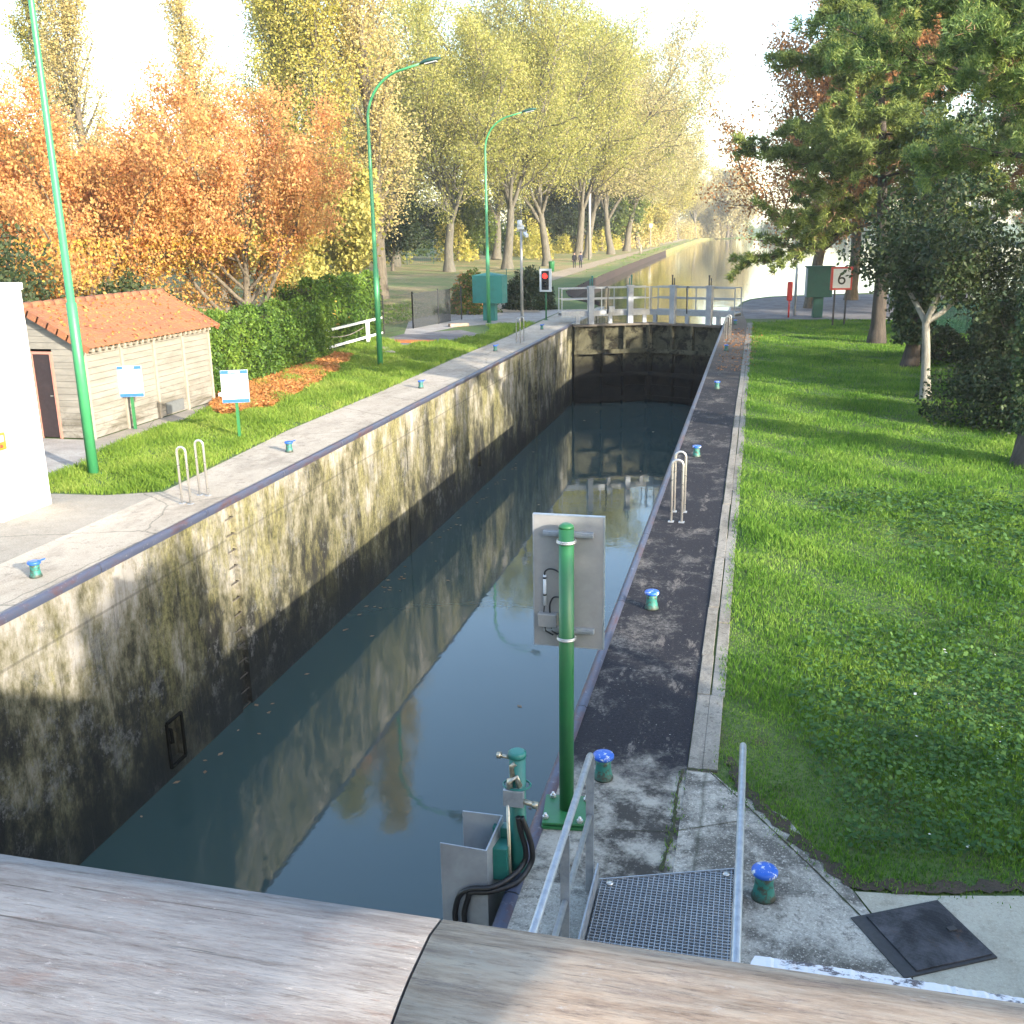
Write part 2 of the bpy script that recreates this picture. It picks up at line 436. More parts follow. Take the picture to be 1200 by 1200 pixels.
def bark(name, a, b):
    n = N(name)
    c = n.mix(n.noise(3, 9, .75, .6, n.map((3, 3, .6)), .4, .62), a, b)
    n.bump(n.noise(4, 8, .75, .5, n.map((4, 4, .7))), .9, .05)
    return n.fin(c, .9)
M['bark_grey'] = bark('grey brown bark', (.16, .135, .095), (.08, .066, .045))
M['bark_pale'] = bark('pale bark', (.15, .138, .105), (.075, .068, .05))
M['bark_pine'] = bark('brown pine bark', (.085, .07, .056), (.036, .03, .026))
M['bark_white'] = bark('whitish bark', (.3, .29, .25), (.17, .16, .13))

def leafmat(name, cols, clump=.5, trans=.35, ns=.6, rough=.55):
    """cols: 3 natural leaf colours; random per leaf plus a position noise (patches of turned leaves)"""
    n = N(name)
    g = n.n.new('ShaderNodeNewGeometry')
    r = g.outputs['Random Per Island']
    k = n.math('ADD', n.math('MULTIPLY', r, 1 - clump), n.math('MULTIPLY', n.mr(n.noise(ns, 4, .6), .3, .7), clump))
    c = n.ramp(k, [(.12, cols[0]), (.5, cols[1]), (.88, cols[2])])
    n.fin(c, rough, 0, .3)
    tr = n.n.new('ShaderNodeBsdfTranslucent'); n.L(c, tr.inputs[0])
    mx = n.n.new('ShaderNodeMixShader'); mx.inputs[0].default_value = trans
    n.L(n.b.outputs[0], mx.inputs[1]); n.L(tr.outputs[0], mx.inputs[2]); n.L(mx.outputs[0], n.out.inputs[0])
    return n.mat
M['l_orange'] = leafmat('orange autumn leaves', [(.58, .41, .14), (.62, .34, .13), (.58, .25, .11)], .45, .5)
M['l_gold'] = leafmat('golden autumn leaves', [(.5, .42, .07), (.64, .43, .09), (.62, .32, .09)], .4, .5)
M['l_poplar'] = leafmat('yellow green poplar leaves', [(.32, .33, .06), (.5, .44, .1), (.56, .48, .16)], .45, .5, ns=.4)
M['l_poplar2'] = leafmat('tan yellow poplar leaves', [(.42, .36, .13), (.56, .46, .19), (.6, .48, .23)], .45, .5, ns=.4)
M['l_big'] = leafmat('pale yellow green leaves', [(.23, .26, .06), (.39, .38, .1), (.52, .47, .19)], .45, .5, ns=.25)
M['l_tan'] = leafmat('straw coloured leaves', [(.34, .3, .13), (.47, .41, .2), (.54, .47, .27)], .5, .5, ns=.2)
M['l_yel'] = leafmat('bright yellow leaves', [(.22, .23, .05), (.42, .37, .09), (.52, .43, .14)], .5, ns=.25)
M['l_green'] = leafmat('mid green leaves', [(.06, .1, .02), (.13, .18, .035), (.22, .27, .05)], .5, .45, ns=.3)
M['l_hedge'] = leafmat('hedge leaves', [(.03, .075, .012), (.085, .165, .022), (.19, .29, .04)], .6, ns=.5)
M['l_dark'] = leafmat('dark shrub leaves', [(.02, .035, .012), (.035, .055, .02), (.065, .085, .03)], .5, .2)
M['l_ivy'] = leafmat('ivy leaves', [(.022, .045, .016), (.04, .075, .025), (.09, .12, .04)], .45, .2, 1.2)
M['l_pine'] = leafmat('pine needles', [(.035, .07, .03), (.13, .21, .055), (.38, .45, .12)], .6, .4, .9)
M['l_cedar'] = leafmat('light conifer needles', [(.06, .095, .03), (.2, .26, .065), (.42, .46, .13)], .6, .45, .7)
M['l_brown'] = leafmat('dead brown needles', [(.2, .11, .055), (.32, .2, .11), (.42, .3, .19)], .5, .2, .7)
M['l_copper'] = leafmat('copper brown leaves', [(.24, .15, .06), (.42, .21, .08), (.52, .24, .1)], .55, ns=.3)
M['l_greyg'] = leafmat('grey green sparse leaves', [(.14, .16, .09), (.24, .25, .15), (.3, .3, .2)], .5)
M['grass'] = leafmat('grass blades', [(.045, .13, .016), (.14, .28, .03), (.3, .42, .08)], .6, .45, .55, .7)
M['grass2'] = leafmat('sunny grass blades', [(.1, .19, .02), (.21, .33, .04), (.36, .42, .09)], .55, .45, .5)
M['clover'] = leafmat('broad weed leaves', [(.02, .065, .018), (.045, .11, .025), (.1, .19, .045)], .5, .25, 1.1, .8)
M['flower'] = leafmat('white petals', [(.7, .7, .66), (.8, .8, .76), (.85, .85, .8)], .2, .2)
M['litter'] = leafmat('fallen orange leaves', [(.25, .13, .04), (.42, .17, .05), (.5, .24, .07)], .4, .1)

# ------------------------------------------------------------------ world, sun, camera
w = bpy.data.worlds.new('World'); scene.world = w; w.use_nodes = True
nt = w.node_tree
sky = nt.nodes.new('ShaderNodeTexSky'); sky.sky_type = 'NISHITA'; sky.sun_disc = False
SE = R(17.0); SD = Vector((.83, -.557, 0)).normalized()      # horizontal direction towards the sun
sky.sun_elevation = SE; sky.sun_rotation = math.atan2(SD.x, SD.y)
sky.air_density = 1.0; sky.dust_density = 1.3; sky.ozone_density = 1.0
bg = nt.nodes['Background']; bg.inputs[1].default_value = .15
nt.links.new(sky.outputs[0], bg.inputs[0])
sl = bpy.data.lights.new('sun', 'SUN'); sl.energy = 2.6; sl.angle = R(.6); sl.color = (1, .91, .78)
so = bpy.data.objects.new('sun', sl); COL.objects.link(so)
tosun = Vector((SD.x * math.cos(SE), SD.y * math.cos(SE), math.sin(SE)))
so.rotation_euler = (-tosun).to_track_quat('-Z', 'Y').to_euler(); so.location = (30, -30, 40)

cd = bpy.data.cameras.new('camera'); cam = bpy.data.objects.new('camera', cd); COL.objects.link(cam)
cd.sensor_width = 36; cd.lens = 36 * 1172 / 1200; cd.clip_end = 8000; cd.clip_start = .05
Mx = Matrix(((0.97252796, -0.04812999, 0.22775616, 0), (0.23225674, 0.26656274, -0.93541494, 0), (-0.0156898, 0.96261509, 0.27041824, 4.6), (0, 0, 0, 1)))
cam.matrix_world = Mx; scene.camera = cam
vs_ = scene.view_settings
scene.display_settings.display_device = 'sRGB'
vs_.view_transform = 'Standard'; vs_.look = 'None'; vs_.gamma = 1; vs_.exposure = 2.3; vs_.use_curve_mapping = False
scene.cycles.max_bounces = 6; scene.cycles.transparent_max_bounces = 8
scene.cycles.caustics_reflective = False; scene.cycles.caustics_refractive = False
scene.cycles.use_denoising = True

# ================================================================== SETTING
XL, XR = -9.1, -1.55
WL, WU = -4.1, -.5
def sheet(name, poly, z, mat, label=None):
    me = MB().add([(x, y, z) for x, y in poly], [list(range(len(poly)))]).build(name, mat)
    return struct(me, label)

rows = [(-3000, XL - .4, XR + .4), (-300, XL - .4, XR + .4), (-30, XL - .4, XR + .4), (20, XL - .4, XR + .4), (51, XL - .4, XR + .4), (60, XL - .4, XR + .4), (63, -9.6, -1.1), (67, -11.8, -.9), (70, -12.8, -.4),
        (72.5, -13.4, .8), (74.5, -13.8, 4), (79, -14.0, 13), (86, -14.4, 30), (99, -15.1, 48), (137, -16.5, 55), (214, -18.7, 60), (330, -22, 62), (440, -24.5, 60), (500, -20, 55), (540, 0, 30), (560, 15, 15.5), (900, 15, 15.5), (4000, 15, 15.5)]
def gz(x, y):
    if x < -9:
        t = min(1, max(0, (y - 60) / 14)); return -.012 + .32 * t + (min(1, max(0, (-x - 24) / 30)) * .8 if y > 60 else 0)
    if y > 90: return .3
    return -.012
g = MB()
lx = [-3000, -200, -60, -34, -22, None]; rx = [None, 12, 70, 200, 3000]
for side in (0, 1):
    for i in range(len(rows) - 1):
        (y0, a0, b0), (y1, a1, b1) = rows[i], rows[i + 1]
        xs = lx if side == 0 else rx
        def X(k, a, b):
            v = xs[k]
            if side == 0: return a if v is None else min(v, a - .3 * (5 - k))
            return b if v is None else max(v, b + .3 * k)
        for k in range(len(xs) - 1):
            q = [(X(k, a0, b0), y0), (X(k + 1, a0, b0), y0), (X(k + 1, a1, b1), y1), (X(k, a1, b1), y1)]
            g.add([(x, y, gz(x, y)) for x, y in q], [(0, 1, 2, 3)])
        # bank face down to below water
        e = (a0, a1) if side == 0 else (b0, b1)
        if y0 >= 60:
            g.add([(e[0], y0, gz(e[0], y0)), (e[1], y1, gz(e[1], y1)), (e[1], y1, -2.5), (e[0], y0, -2.5)], [(0, 1, 2, 3) if side else (3, 2, 1, 0)])
struct(g.build('ground', M['ground']))
sheet('lock_water', [(XL - .1, -9), (XR + .1, -9), (XR + .1, 51.2), (-5.33, 52.6), (XL - .1, 51.2)], WL, M['water'])['label'] = 'dark teal water at low level in the lock chamber'
ub = [(XL - .2, 51.3), (-5.33, 52.85), (XR + .2, 51.3)]
up = [(XR + .2, 60)] + [(b + .6 if y > 60 else b, y) for y, a, b in rows[6:20]] + [(a - .6, y) for y, a, b in rows[6:20]][::-1] + [(XL - .2, 60)]
sheet('canal_water', ub + up, WU, M['water2'])['label'] = 'yellow green canal water beyond the far gates'

# ---- left quay and apron
le = [(-10.95, 51), (-10.9, 44), (-11.0, 36), (-10.9, 28), (-10.98, 22), (-10.75, 18), (-10.65, 16.2)]
sheet('quay_left', [(XL, -9), (XL, 62)] + [(-11.2, 62), (-11.0, 51)] + le[1:] + [(-10.6, -9)], 0.0, M['quay'])
sheet('apron', [(-10.6, 16.15), (-11.6, 15.7), (-12.8, 15.62), (-16.8, 15.6), (-22, 15.4), (-22, -9), (-10.6, -9)], -.004, M['apron'])
sheet('shed_gravel', [(-19.5, 20.3), (-15.0, 20.3), (-14.3, 19.6), (-13.6, 17.6), (-13.9, 15.7), (-19.5, 15.5)], -.008, M['gravel'])
sheet('shed_path', [(-15.1, 19.9), (-14.2, 19.2), (-14.35, 21.5), (-14.45, 24), (-14.55, 27), (-15.1, 27.2)], -.003, M['apron'])
sheet('gravel_apron', [(-11.2, 61.5), (-18.5, 59), (-19, 54.5), (-16.2, 45.5), (-15.3, 45.2), (-14.6, 49), (-13, 51), (-11.2, 51.3)], -.004, M['gravel'])
sheet('gravel_patch', [(-16.4, 41.9), (-14.4, 40.4), (-12.6, 42.6), (-12.4, 45.5), (-14, 47.5), (-16.2, 45.4)], -.008, M['gravel2'])
# towpath along the left bank
P = [(-13.5, 58), (-15.6, 64), (-17.6, 74), (-18.9, 88), (-19.6, 104), (-20.4, 125), (-21.2, 150), (-22.6, 190), (-24.6, 250), (-27, 330), (-29.5, 420)]
m = MB()
for i in range(len(P) - 1):
    (xa, ya), (xb, yb) = P[i], P[i + 1]
    for s0, s1 in ((-1.3, 0), (0, 1.3)):
        m.add([(xa + s0, ya, gz(xa + s0, ya) + .03), (xa + s1, ya, gz(xa + s1, ya) + .03), (xb + s1, yb, gz(xb + s1, yb) + .03), (xb + s0, yb, gz(xb + s0, yb) + .03)], [(0, 1, 2, 3)])
struct(m.build('towpath', M['path']))

# ---- right quay
sheet('quay_right', [(XR, 6.2), (XR, 62), (-.9, 62), (-.42, 52), (-.4, 8.0), (-.4, 6.2)], 0.0, M['asphalt'])
sheet('near_concrete', [(XR, 6.2), (-.4, 6.2), (-.4, 8.0), (-.2, 8.02), (.0, 7.75), (.43, 7.42), (.88, 6.55), (1.16, 5.85), (1.16, 1.0), (-.9, 1.0), (-.9, 5.4), (XR, 5.4)], .004, M['quaynear'])
sheet('hatch_pad', [(.89, 6.56), (1.17, 5.9), (1.17, 1.0), (9, 1.0), (9, 7.6), (5, 7.3), (2.05, 6.76), (1.4, 6.62)], .0, M['pad'])
# two kerb strips of separate slabs (surface pattern of one strip each)
for nm, x0, x1 in (('kerb_inner', -.4, -.275), ('kerb_outer', -.262, -.13)):
    m = MB(); y = 8.03
    rng = random.Random(int(x0 * 100) + 90)
    while y < 52:
        L = rng.choice((1.0, 1.5, 2.0)); j = rng.uniform(-.008, .008)
        m.b2((x0 + j, y, -.1), (x1 + j, min(y + L - .012, 52), .012 + rng.uniform(-.004, .006)), bev=.006); y += L
    struct(m.build(nm, M['kerb']))
sheet('gravel_head', [(-.9, 54.5), (6.5, 54.2), (13, 55), (14, 76), (4.5, 73.8), (1.2, 71.8), (-.3, 69), (-.8, 66), (-.9, 62)], -.004, M['gravel2'])

def strip(name, pts, w_, z, mat):
    m = MB()
    rg = random.Random(len(pts) * 7)
    P_ = []
    for (xa, ya), (xb, yb) in zip(pts, pts[1:]):
        k = max(2, int(math.hypot(xb - xa, yb - ya) / .05))
        P_ += [(xa + (xb - xa) * i / k, ya + (yb - ya) * i / k) for i in range(k)]
    P_.append(pts[-1]); vs = []
    for i, (x, y) in enumerate(P_):
        a = P_[max(0, i - 1)]; b = P_[min(len(P_) - 1, i + 1)]; d = Vector((b[0] - a[0], b[1] - a[1])).normalized(); q = w_ * rg.uniform(.4, 1.5); e = rg.uniform(-.3, .3) * w_
        vs += [(x - d.y * (q + e), y + d.x * (q + e), z), (x + d.y * (q - e), y - d.x * (q - e), z)]
    m.add(vs, [(2 * i, 2 * i + 1, 2 * i + 3, 2 * i + 2) for i in range(len(P_) - 1)])
    return struct(m.build(name, mat))
M['moss'] = mat_dirt('mossy joint soil', (.035, .045, .015), (.05, .042, .025))
M['soil'] = mat_dirt('dark leaf soil', (.06, .042, .028), (.035, .028, .018))
strip('joint', [(-.43, 8.0), (-.46, 7.6), (-.44, 7.1), (-.49, 6.5)], .016, .008, M['moss'])
strip('joint', [(-.2, 8.0), (.2, 7.4), (.62, 6.75), (1.15, 5.87)], .007, .008, M['moss'])
strip('joint', [(-.9, 6.95), (-.46, 7.02), (.1, 7.3)], .004, .008, M['moss'])
strip('joint', [(-.4, 8.0), (-.13, 8.02)], .02, .014, M['moss'])
strip('soil', [(-.05, 8.3), (.12, 7.72), (.5, 7.14), (.9, 6.62), (1.5, 6.72), (2.05, 6.86), (5, 7.4)], .06, .009, M['soil'])

# ---- lock walls
def lock_wall(name, label, x, sgn, slots):
    t = T(name, label, 'lock wall', (x, 0, 0))
    m = MB(); y = -9.0
    for a, b, z0, z1 in slots + [(50.9 if sgn < 0 else 50.9, 50.9, 0, 0)]:
        m.b2((min(0, sgn * .9), y, -7), (max(0, sgn * .9), a, -.006))
        if b > a:
            m.b2((min(sgn * .1, sgn * .9), a, -7), (max(sgn * .1, sgn * .9), b, -.006))
            if z0 > -7: m.b2((min(0, sgn * .099), a + .001, -7), (max(0, sgn * .099), b - .001, z0))
            if z1 < -.1: m.b2((min(0, sgn * .099), a + .001, z1), (max(0, sgn * .099), b - .001, -.006))
        y = b
    # thicker masonry bay at the head, with the gate recess behind it
    m.b2((min(-sgn * .0, sgn * .9), 50.9, -7), (max(-sgn * .0, sgn * .9), 63, -.006))
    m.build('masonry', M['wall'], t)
    # rounded steel nosing along the edge
    prof = [(-.015, -.1), (-.022, -.04), (-.01, .012), (.025, .028), (.075, .026), (.095, .006)]
    m = MB(); segs = []
    y = -9.0
    while y < 62:
        L = min(3.0, 62 - y); n = len(prof)
        vs = [(sgn * p[0], y, p[1]) for p in prof] + [(sgn * p[0], y + L - .012, p[1]) for p in prof]
        m.add(vs, [(i, i + 1, n + i + 1, n + i) if sgn < 0 else (n + i, n + i + 1, i + 1, i) for i in range(n - 1)], True)
        y += L
    m.build('coping_edge', M['coping'], t)
    return t
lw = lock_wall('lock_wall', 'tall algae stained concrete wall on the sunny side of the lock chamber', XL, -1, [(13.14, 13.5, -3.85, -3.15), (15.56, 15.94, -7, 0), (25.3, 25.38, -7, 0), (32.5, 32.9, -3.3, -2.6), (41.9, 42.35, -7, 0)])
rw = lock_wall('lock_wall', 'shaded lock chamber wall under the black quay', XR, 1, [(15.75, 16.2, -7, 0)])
for t, sgn, ya, yb in ((lw, -1, 15.56, 15.94), (lw, -1, 41.9, 42.35), (rw, 1, 15.75, 16.2)):
    m = MB()
    z = -.35
    while z > -4.6:
        m.tube([(sgn * .1, ya + .03, z), (sgn * .03, ya + .035, z), (sgn * .03, yb - .035, z), (sgn * .1, yb - .03, z)], .011, 6); z -= .31
    m.build('ladder_rungs', M['gatetop'], t)
m = MB()   # mooring niche frame and hook
for a, b in (((13.1, -3.1), (13.54, -3.1)), ((13.54, -3.1), (13.54, -3.9)), ((13.54, -3.9), (13.1, -3.9)), ((13.1, -3.9), (13.1, -3.1))):
    m.bar((.01, a[0], a[1]), (.01, b[0], b[1]), .05, .05)
m.tube([(-.2, 13.32, -3.3), (-.06, 13.32, -3.32), (-.05, 13.32, -3.55), (-.2, 13.32, -3.6)], .03, 8)
m.build('mooring_niche', M['gate'], lw)

# ================================================================== FAR LOCK GATES
def gate_leaf(label, loc, rz, s, hook):
    """leaf along local +x, s = side of the downstream face in local y"""
    L = 4.12
    t = T('lock_gate', label, 'lock gate', loc, rz, 'mitre gates at the far end of the lock')
    f = lambda a, b: (min(a * s, b * s), max(a * s, b * s))
    def bx(m, x0, x1, ya, yb, z0, z1, **k):
        y0, y1 = f(ya, yb); m.b2((x0, y0, z0), (x1, y1, z1), **k)
    m = MB(); bx(m, .0, L, -.06, 0, -6.5, -.15); m.build('skin_plate', M['gate'], t)
    for x in (.06, 1.5, 2.62, L - .2):
        m = MB(); wd = .2 if x > 3 or x < .1 else .12
        bx(m, x, x + wd, .001, .3, -6.5, -.155); m.build('upright', M['gate'], t)
    for z in (-1.42, -2.62, -3.85):
        m = MB(); bx(m, .01, L - .01, .002, .42, z - .03, z + .03); bx(m, .012, L - .012, .40, .425, z - .12, z + .1); m.build('cross_beam', M['gate'], t)
    for z, h in ((-2.6, 1.15), (-3.8, .6)):      # arched stiffeners between beams
        for xa, xb in ((1.64, 2.6), (2.78, 3.9)):
            m = MB(); n = 9
            for i in range(n):
                a = pi * i / n; b = pi * (i + 1) / n
                xm = (xa + xb) / 2; rr = (xb - xa) / 2
                p = lambda q, e: (xm - rr * math.cos(q), max(.0, e - 0) * 0 + z + .06 + h * .82 * math.sin(q) ** .5)
                (x1, z1), (x2, z2) = p(a, 0), p(b, 0)
                y0, y1 = f(.0035, .1)
                top = z + h - .04
                m.add([(x1, y0, z1), (x2, y0, z2), (x2, y0, top), (x1, y0, top), (x1, y1, z1), (x2, y1, z2), (x2, y1, top), (x1, y1, top)],
                      [(4, 5, 6, 7), (0, 4, 7, 3), (1, 2, 6, 5), (0, 1, 5, 4), (3, 7, 6, 2), (0, 3, 2, 1)])
            m.build('stiffener', M['gate'], t, True)
    m = MB(); bx(m, -.02, L + .02, -.2, .34, -.145, -.04, bev=.015); m.build('top_beam', M['gatetop'], t)
    # paddle gear pillars with rods
    for x in ((.95, 3.0) if s < 0 else (.72, 2.72)):
        m = MB(); bx(m, x - .14, x + .14, -.02, .24, -.045, 1.84, bev=.01); bx(m, x - .17, x + .17, -.04, .262, 1.78, 1.862)
        p = m.build('paddle_pillar', M['galvp'], t)
        m = MB(); m.tube([(x + .06, s * .1, 1.86), (x + .06, s * .1, 2.3)], .035, 8); m.tube([(x - .05, s * .1, 1.86), (x - .05, s * .1, 2.22)], .03, 8)
        m.tube([(x + .06, s * .1, 2.3), (x + .06, s * .1, 2.36)], .05, 8)
        m.build('paddle_rod', M['teal'] if s < 0 else M['dark'], p)
    for x in (.3, 2.0, L - .3):
        m = MB(); bx(m, x - .1, x + .1, -.16, -.02, -.042, .4); m.build('support_post', M['galvp'], t)
    # walkway on the upstream side
    x0w, x1w = -.55, L + .0
    m = MB(); bx(m, x0w, x1w, -.9, -.82, .36, .6); bx(m, x0w, x1w, -.12, -.04, .34, .62); bx(m, x0w, x1w, -.82, -.12, .5, .54)
    m.build('walkway', M['galv'], t)
    m = MB()
    for yy in (-.08,):
        for z in (1.2, 1.74): m.bar((x0w, s * yy, z), (x1w, s * yy, z), .05, .06)
        for x in (x0w + .03, 1.55, x1w - .05): m.bar((x, s * yy, .6), (x, s * yy, 1.75), .045)
    m.build('handrail', M['galv'], t)
    m = MB()
    for z in (1.2, 1.74): m.bar((x0w, s * -.86, z), (x1w, s * -.86, z), .045, .05)
    for x in (x0w + .03, 1.0, 2.4, x1w - .05): m.bar((x, s * -.86, .6), (x, s * -.86, 1.75), .04)
    m.build('handrail', M['galv'], t)
    m = MB(); hx = hook
    m.tube([(hx, s * .0, .45), (hx, s * .05, 1.5), (hx + .02, s * .05, 1.72), (hx - .06, s * .06, 1.8), (hx - .14, s * .06, 1.74)], .028, 8)
    m.build('crank_rod', M['dark'], t)
    if s < 0:
        m = MB(); bx(m, 1.9, 2.2, .0, .12, .5, .82, bev=.01); m.build('control_box', M['galv'], t)
    return t
GA = math.atan2(1.55, 3.77)
gate_leaf('mitre gate leaf with teal paddle rods and small grey box on its rail', (XL, 51.05, 0), GA, -1, 1.85)
gate_leaf('mitre gate leaf with black paddle rods beside the black quay', (XR, 51.05, 0), pi - GA, 1, 2.0)
# concrete head on both sides of the gates
# ================================================================== SMALL LOCK FURNITURE
def bollard(horn):
    t = T('bollard', 'x', 'bollard')
    b = MB().lathe([(.112, 0), (.112, .02), (.1, .05), (.086, .12), (.083, .18), (.09, .235)], n=24)
    b.build('base', M['bolbase'], t)
    c = MB().lathe([(.09, .2352), (.108, .24), (.118, .252), (.118, .276), (.108, .29), (.06, .296)], n=24)
    if horn:
        st = len(c.v); c.box((0, 0, 0), (.13, .07, .028), bev=.01)
        c.xform(Matrix.Translation((.12, .05, .305)) @ Matrix.Rotation(R(-14), 4, 'Y') @ Matrix.Rotation(R(20), 4, 'Z'), st)
    c.build('cap', M['blue'] if horn else M['chipblue'], t)
    return t
bl = [(-9.72, 11.42, 'blue capped bollard alone on the pale quay near the white building'), (-9.84, 19.8, 'blue capped bollard on the pale quay just past the steel ladder hoops'),
      (-9.9, 29.1, 'blue capped bollard on the pale quay, halfway along the lock'), (-10.05, 38.9, 'blue capped bollard on the pale quay near the far ladder hoops'),
      (-10.03, 47.9, 'blue capped bollard on the pale quay closest to the traffic light')]
b0 = None
for x, y, lab in bl:
    if b0 is None: b0 = bollard(True); b0.location = (x, y, .002); b0.scale = (.78, .78, .8); b0['label'] = lab; b0['group'] = 'blue capped bollards along the lock'
    else: copy_thing(b0, (x, y, .002), random.uniform(-.6, .6), lab)
br = [(.25, 6.35, 'blue bollard with chipped cap beside the grating walkway'), (-1.1, 7.72, 'blue capped bollard next to the green sign post base'), (-1.1, 11.86, 'blue capped bollard in a pale patch midway on the black quay'),
      (-1.07, 20.77, 'teal and blue bollard just past the steel hoops on the black quay'), (-1.02, 30.1, 'teal and blue bollard on the black quay below the fallen leaves'),
      (-1.06, 39.9, 'teal and blue bollard on the black quay in the leaf scatter'), (-.97, 51.0, 'small bollard at the end of the black quay beside the far gate')]
b1 = None
for x, y, lab in br:
    z = .005 if y < 7 else .002
    if b1 is None: b1 = bollard(False); b1.location = (x, y, z); b1.scale = (.78, .78, .8); b1['label'] = lab; b1['group'] = 'blue capped bollards along the lock'
    else: copy_thing(b1, (x, y, z), random.uniform(0, 6), lab)

def hoop():
    t = T('ladder_hoop', 'x', 'hoop rail', group='steel grab hoops at the lock ladders')
    m = MB(); pts = [(-.085, 0, 0), (-.085, 0, .95)] + [(-.085 * math.cos(a), 0, .95 + .085 * math.sin(a)) for a in [pi * i / 8 for i in range(1, 8)]] + [(.085, 0, .95), (.085, 0, 0)]
    m.tube(pts, .021, 10); m.build('tube', M['steel'], t)
    for x in (-.085, .085): m = MB(); m.box((x, 0, .006), (.09, .09, .012)); m.build('foot_plate', M['galvp'], t)
    return t
hs = [(-9.73, 15.4, 'nearer steel hoop of the pair on the sunny pale quay'), (-9.73, 16.0, 'steel hoop on the sunny pale quay, closer to the info signs'),
      (-1.1, 15.8, 'nearer steel hoop of the pair on the black quay'), (-1.1, 16.42, 'farther steel hoop of the pair on the black quay'),
      (-9.8, 41.9, 'nearer steel hoop by the far ladder on the pale quay'), (-9.8, 42.6, 'farther steel hoop by the far ladder on the pale quay'),
      (-1.15, 43.2, 'nearer steel hoop beside the far gate on the black quay'), (-1.1, 44.0, 'steel hoop closest to the far gate on the black quay')]
h0 = None
for x, y, lab in hs:
    if h0 is None: h0 = hoop(); h0.location = (x, y, 0); h0['label'] = lab
    else: copy_thing(h0, (x, y, 0), random.uniform(-.06, .06), lab)

# ---- street lamps
M['lampgreen_lit'] = paint('sunlit lamp post green', (.045, .25, .1), (.04, .2, .09), .4, 3, .5, .75)  # brighter copy of the green paint: sunlight put into the colour
def lamp(H, label, loc):
    t = T('street_lamp', label, 'street lamp', loc, 0, 'green lamp posts along the lock')
    m = MB()
    pts = [(0, 0, 0), (0, 0, 3.4), (0, 0, 3.42), (0, 0, H - 2.2)]
    rs = [.105, .1, .078, .052]
    for i in range(1, 11):
        a = i / 10 * R(78)
        rr = 1.55
        pts.append((rr * (1 - math.cos(a)), 0, H - 2.2 + rr * math.sin(a))); rs.append(.05 - .0012 * i)
    x, z = pts[-1][0], pts[-1][2]
    pts.append((x + .75, 0, z + .18)); rs.append(.035)
    m.tube(pts, rs, 12); m.build('pole', M['lampgreen_lit'], t)
    m = MB(); m.box((0, .0, .006), (.3, .3, .02)); m.build('base_plate', M['green'], t)
    ex, ez = pts[-1][0], pts[-1][2]
    m = MB(); n = 12
    prof = [(-.05, .05, .05), (.1, .11, .09), (.32, .15, .1), (.52, .13, .08), (.66, .05, .03)]
    vs = []
    for px, hw, hh in prof:
        for k in range(n):
            a = 2 * pi * k / n; vs.append((ex + px, hw * math.cos(a), ez + px * .18 + max(-.03, hh * math.sin(a))))
    m.add(vs, [(i * n + k, i * n + (k + 1) % n, (i + 1) * n + (k + 1) % n, (i + 1) * n + k) for i in range(len(prof) - 1) for k in range(n)], True)
    m.f.append(list(range(n))[::-1]); m.f.append([(len(prof) - 1) * n + k for k in range(n)]); m.m += [0, 0]; m.sm += [False, False]
    hd = m.build('lamp_head', M['dgreen'], t)
    m = MB(); st = len(m.v); m.box((0, 0, 0), (.42, .2, .04), bev=.015); m.xform(Matrix.Translation((ex + .33, 0, ez + .0)) @ Matrix.Rotation(R(-10), 4, 'Y'), st)
    m.build('lens', M['grey'], hd)
    return t
lamp(11.2, 'thick green lamp post standing in front of the plank shed', (-12.9, 17.2, -.01))
lamp(10.5, 'curved green street lamp in the grass beside the hedge', (-13.13, 34.17, -.01))
lamp(10.75, 'green street lamp standing next to the teal cabinet', (-13.6, 51.42, -.01))

# ---- info signs
def smooth_pts(P_, k=6):
    P_ = [Vector(p) for p in P_]; out = []
    for i in range(len(P_) - 1):
        a, b, c, d = P_[max(0, i - 1)], P_[i], P_[i + 1], P_[min(len(P_) - 1, i + 2)]
        for j in range(k):
            t = j / k
            out.append(.5 * ((2 * b) + (c - a) * t + (2 * a - 5 * b + 4 * c - d) * t * t + (3 * b - a - 3 * c + d) * t ** 3))
    return out + [P_[-1]]
def info_sign(label, loc, rz, h0, w_, h_):
    t = T('info_sign', label, 'sign', loc, rz, 'white information boards on green posts')
    m = MB(); m.b2((-.035, -.035, 0), (.035, .035, h0 + h_ - .1)); m.build('post', M['green'], t)
    m = MB(); m.b2((-w_ / 2, -.075, h0), (w_ / 2, -.04, h0 + h_), bev=.004); b = m.build('board', M['signwhite'], t)
    for z0, z1, nm in ((h_ - .085, h_ - .005, 'header_band'), (.005, .085, 'footer_band')):
        m = MB(); m.b2((-w_ / 2 + .006, -.0785, h0 + z0), (w_ / 2 - .006, -.0752, h0 + z1)); m.build(nm, M['signblue'], b)
    m = MB(); m.b2((-w_ * .2, -.0815, h0 + h_ - .06), (w_ * .22, -.0788, h0 + h_ - .02)); m.build('title_strip', M['signwhite'], b)
    return t
info_sign('white info board with blue bands standing against the plank shed', (-14.92, 21.72, -.01), .42, .82, .62, .76)
info_sign('white info board with blue bands alone on the grass', (-11.77, 21.17, -.01), .42, .84, .62, .76)

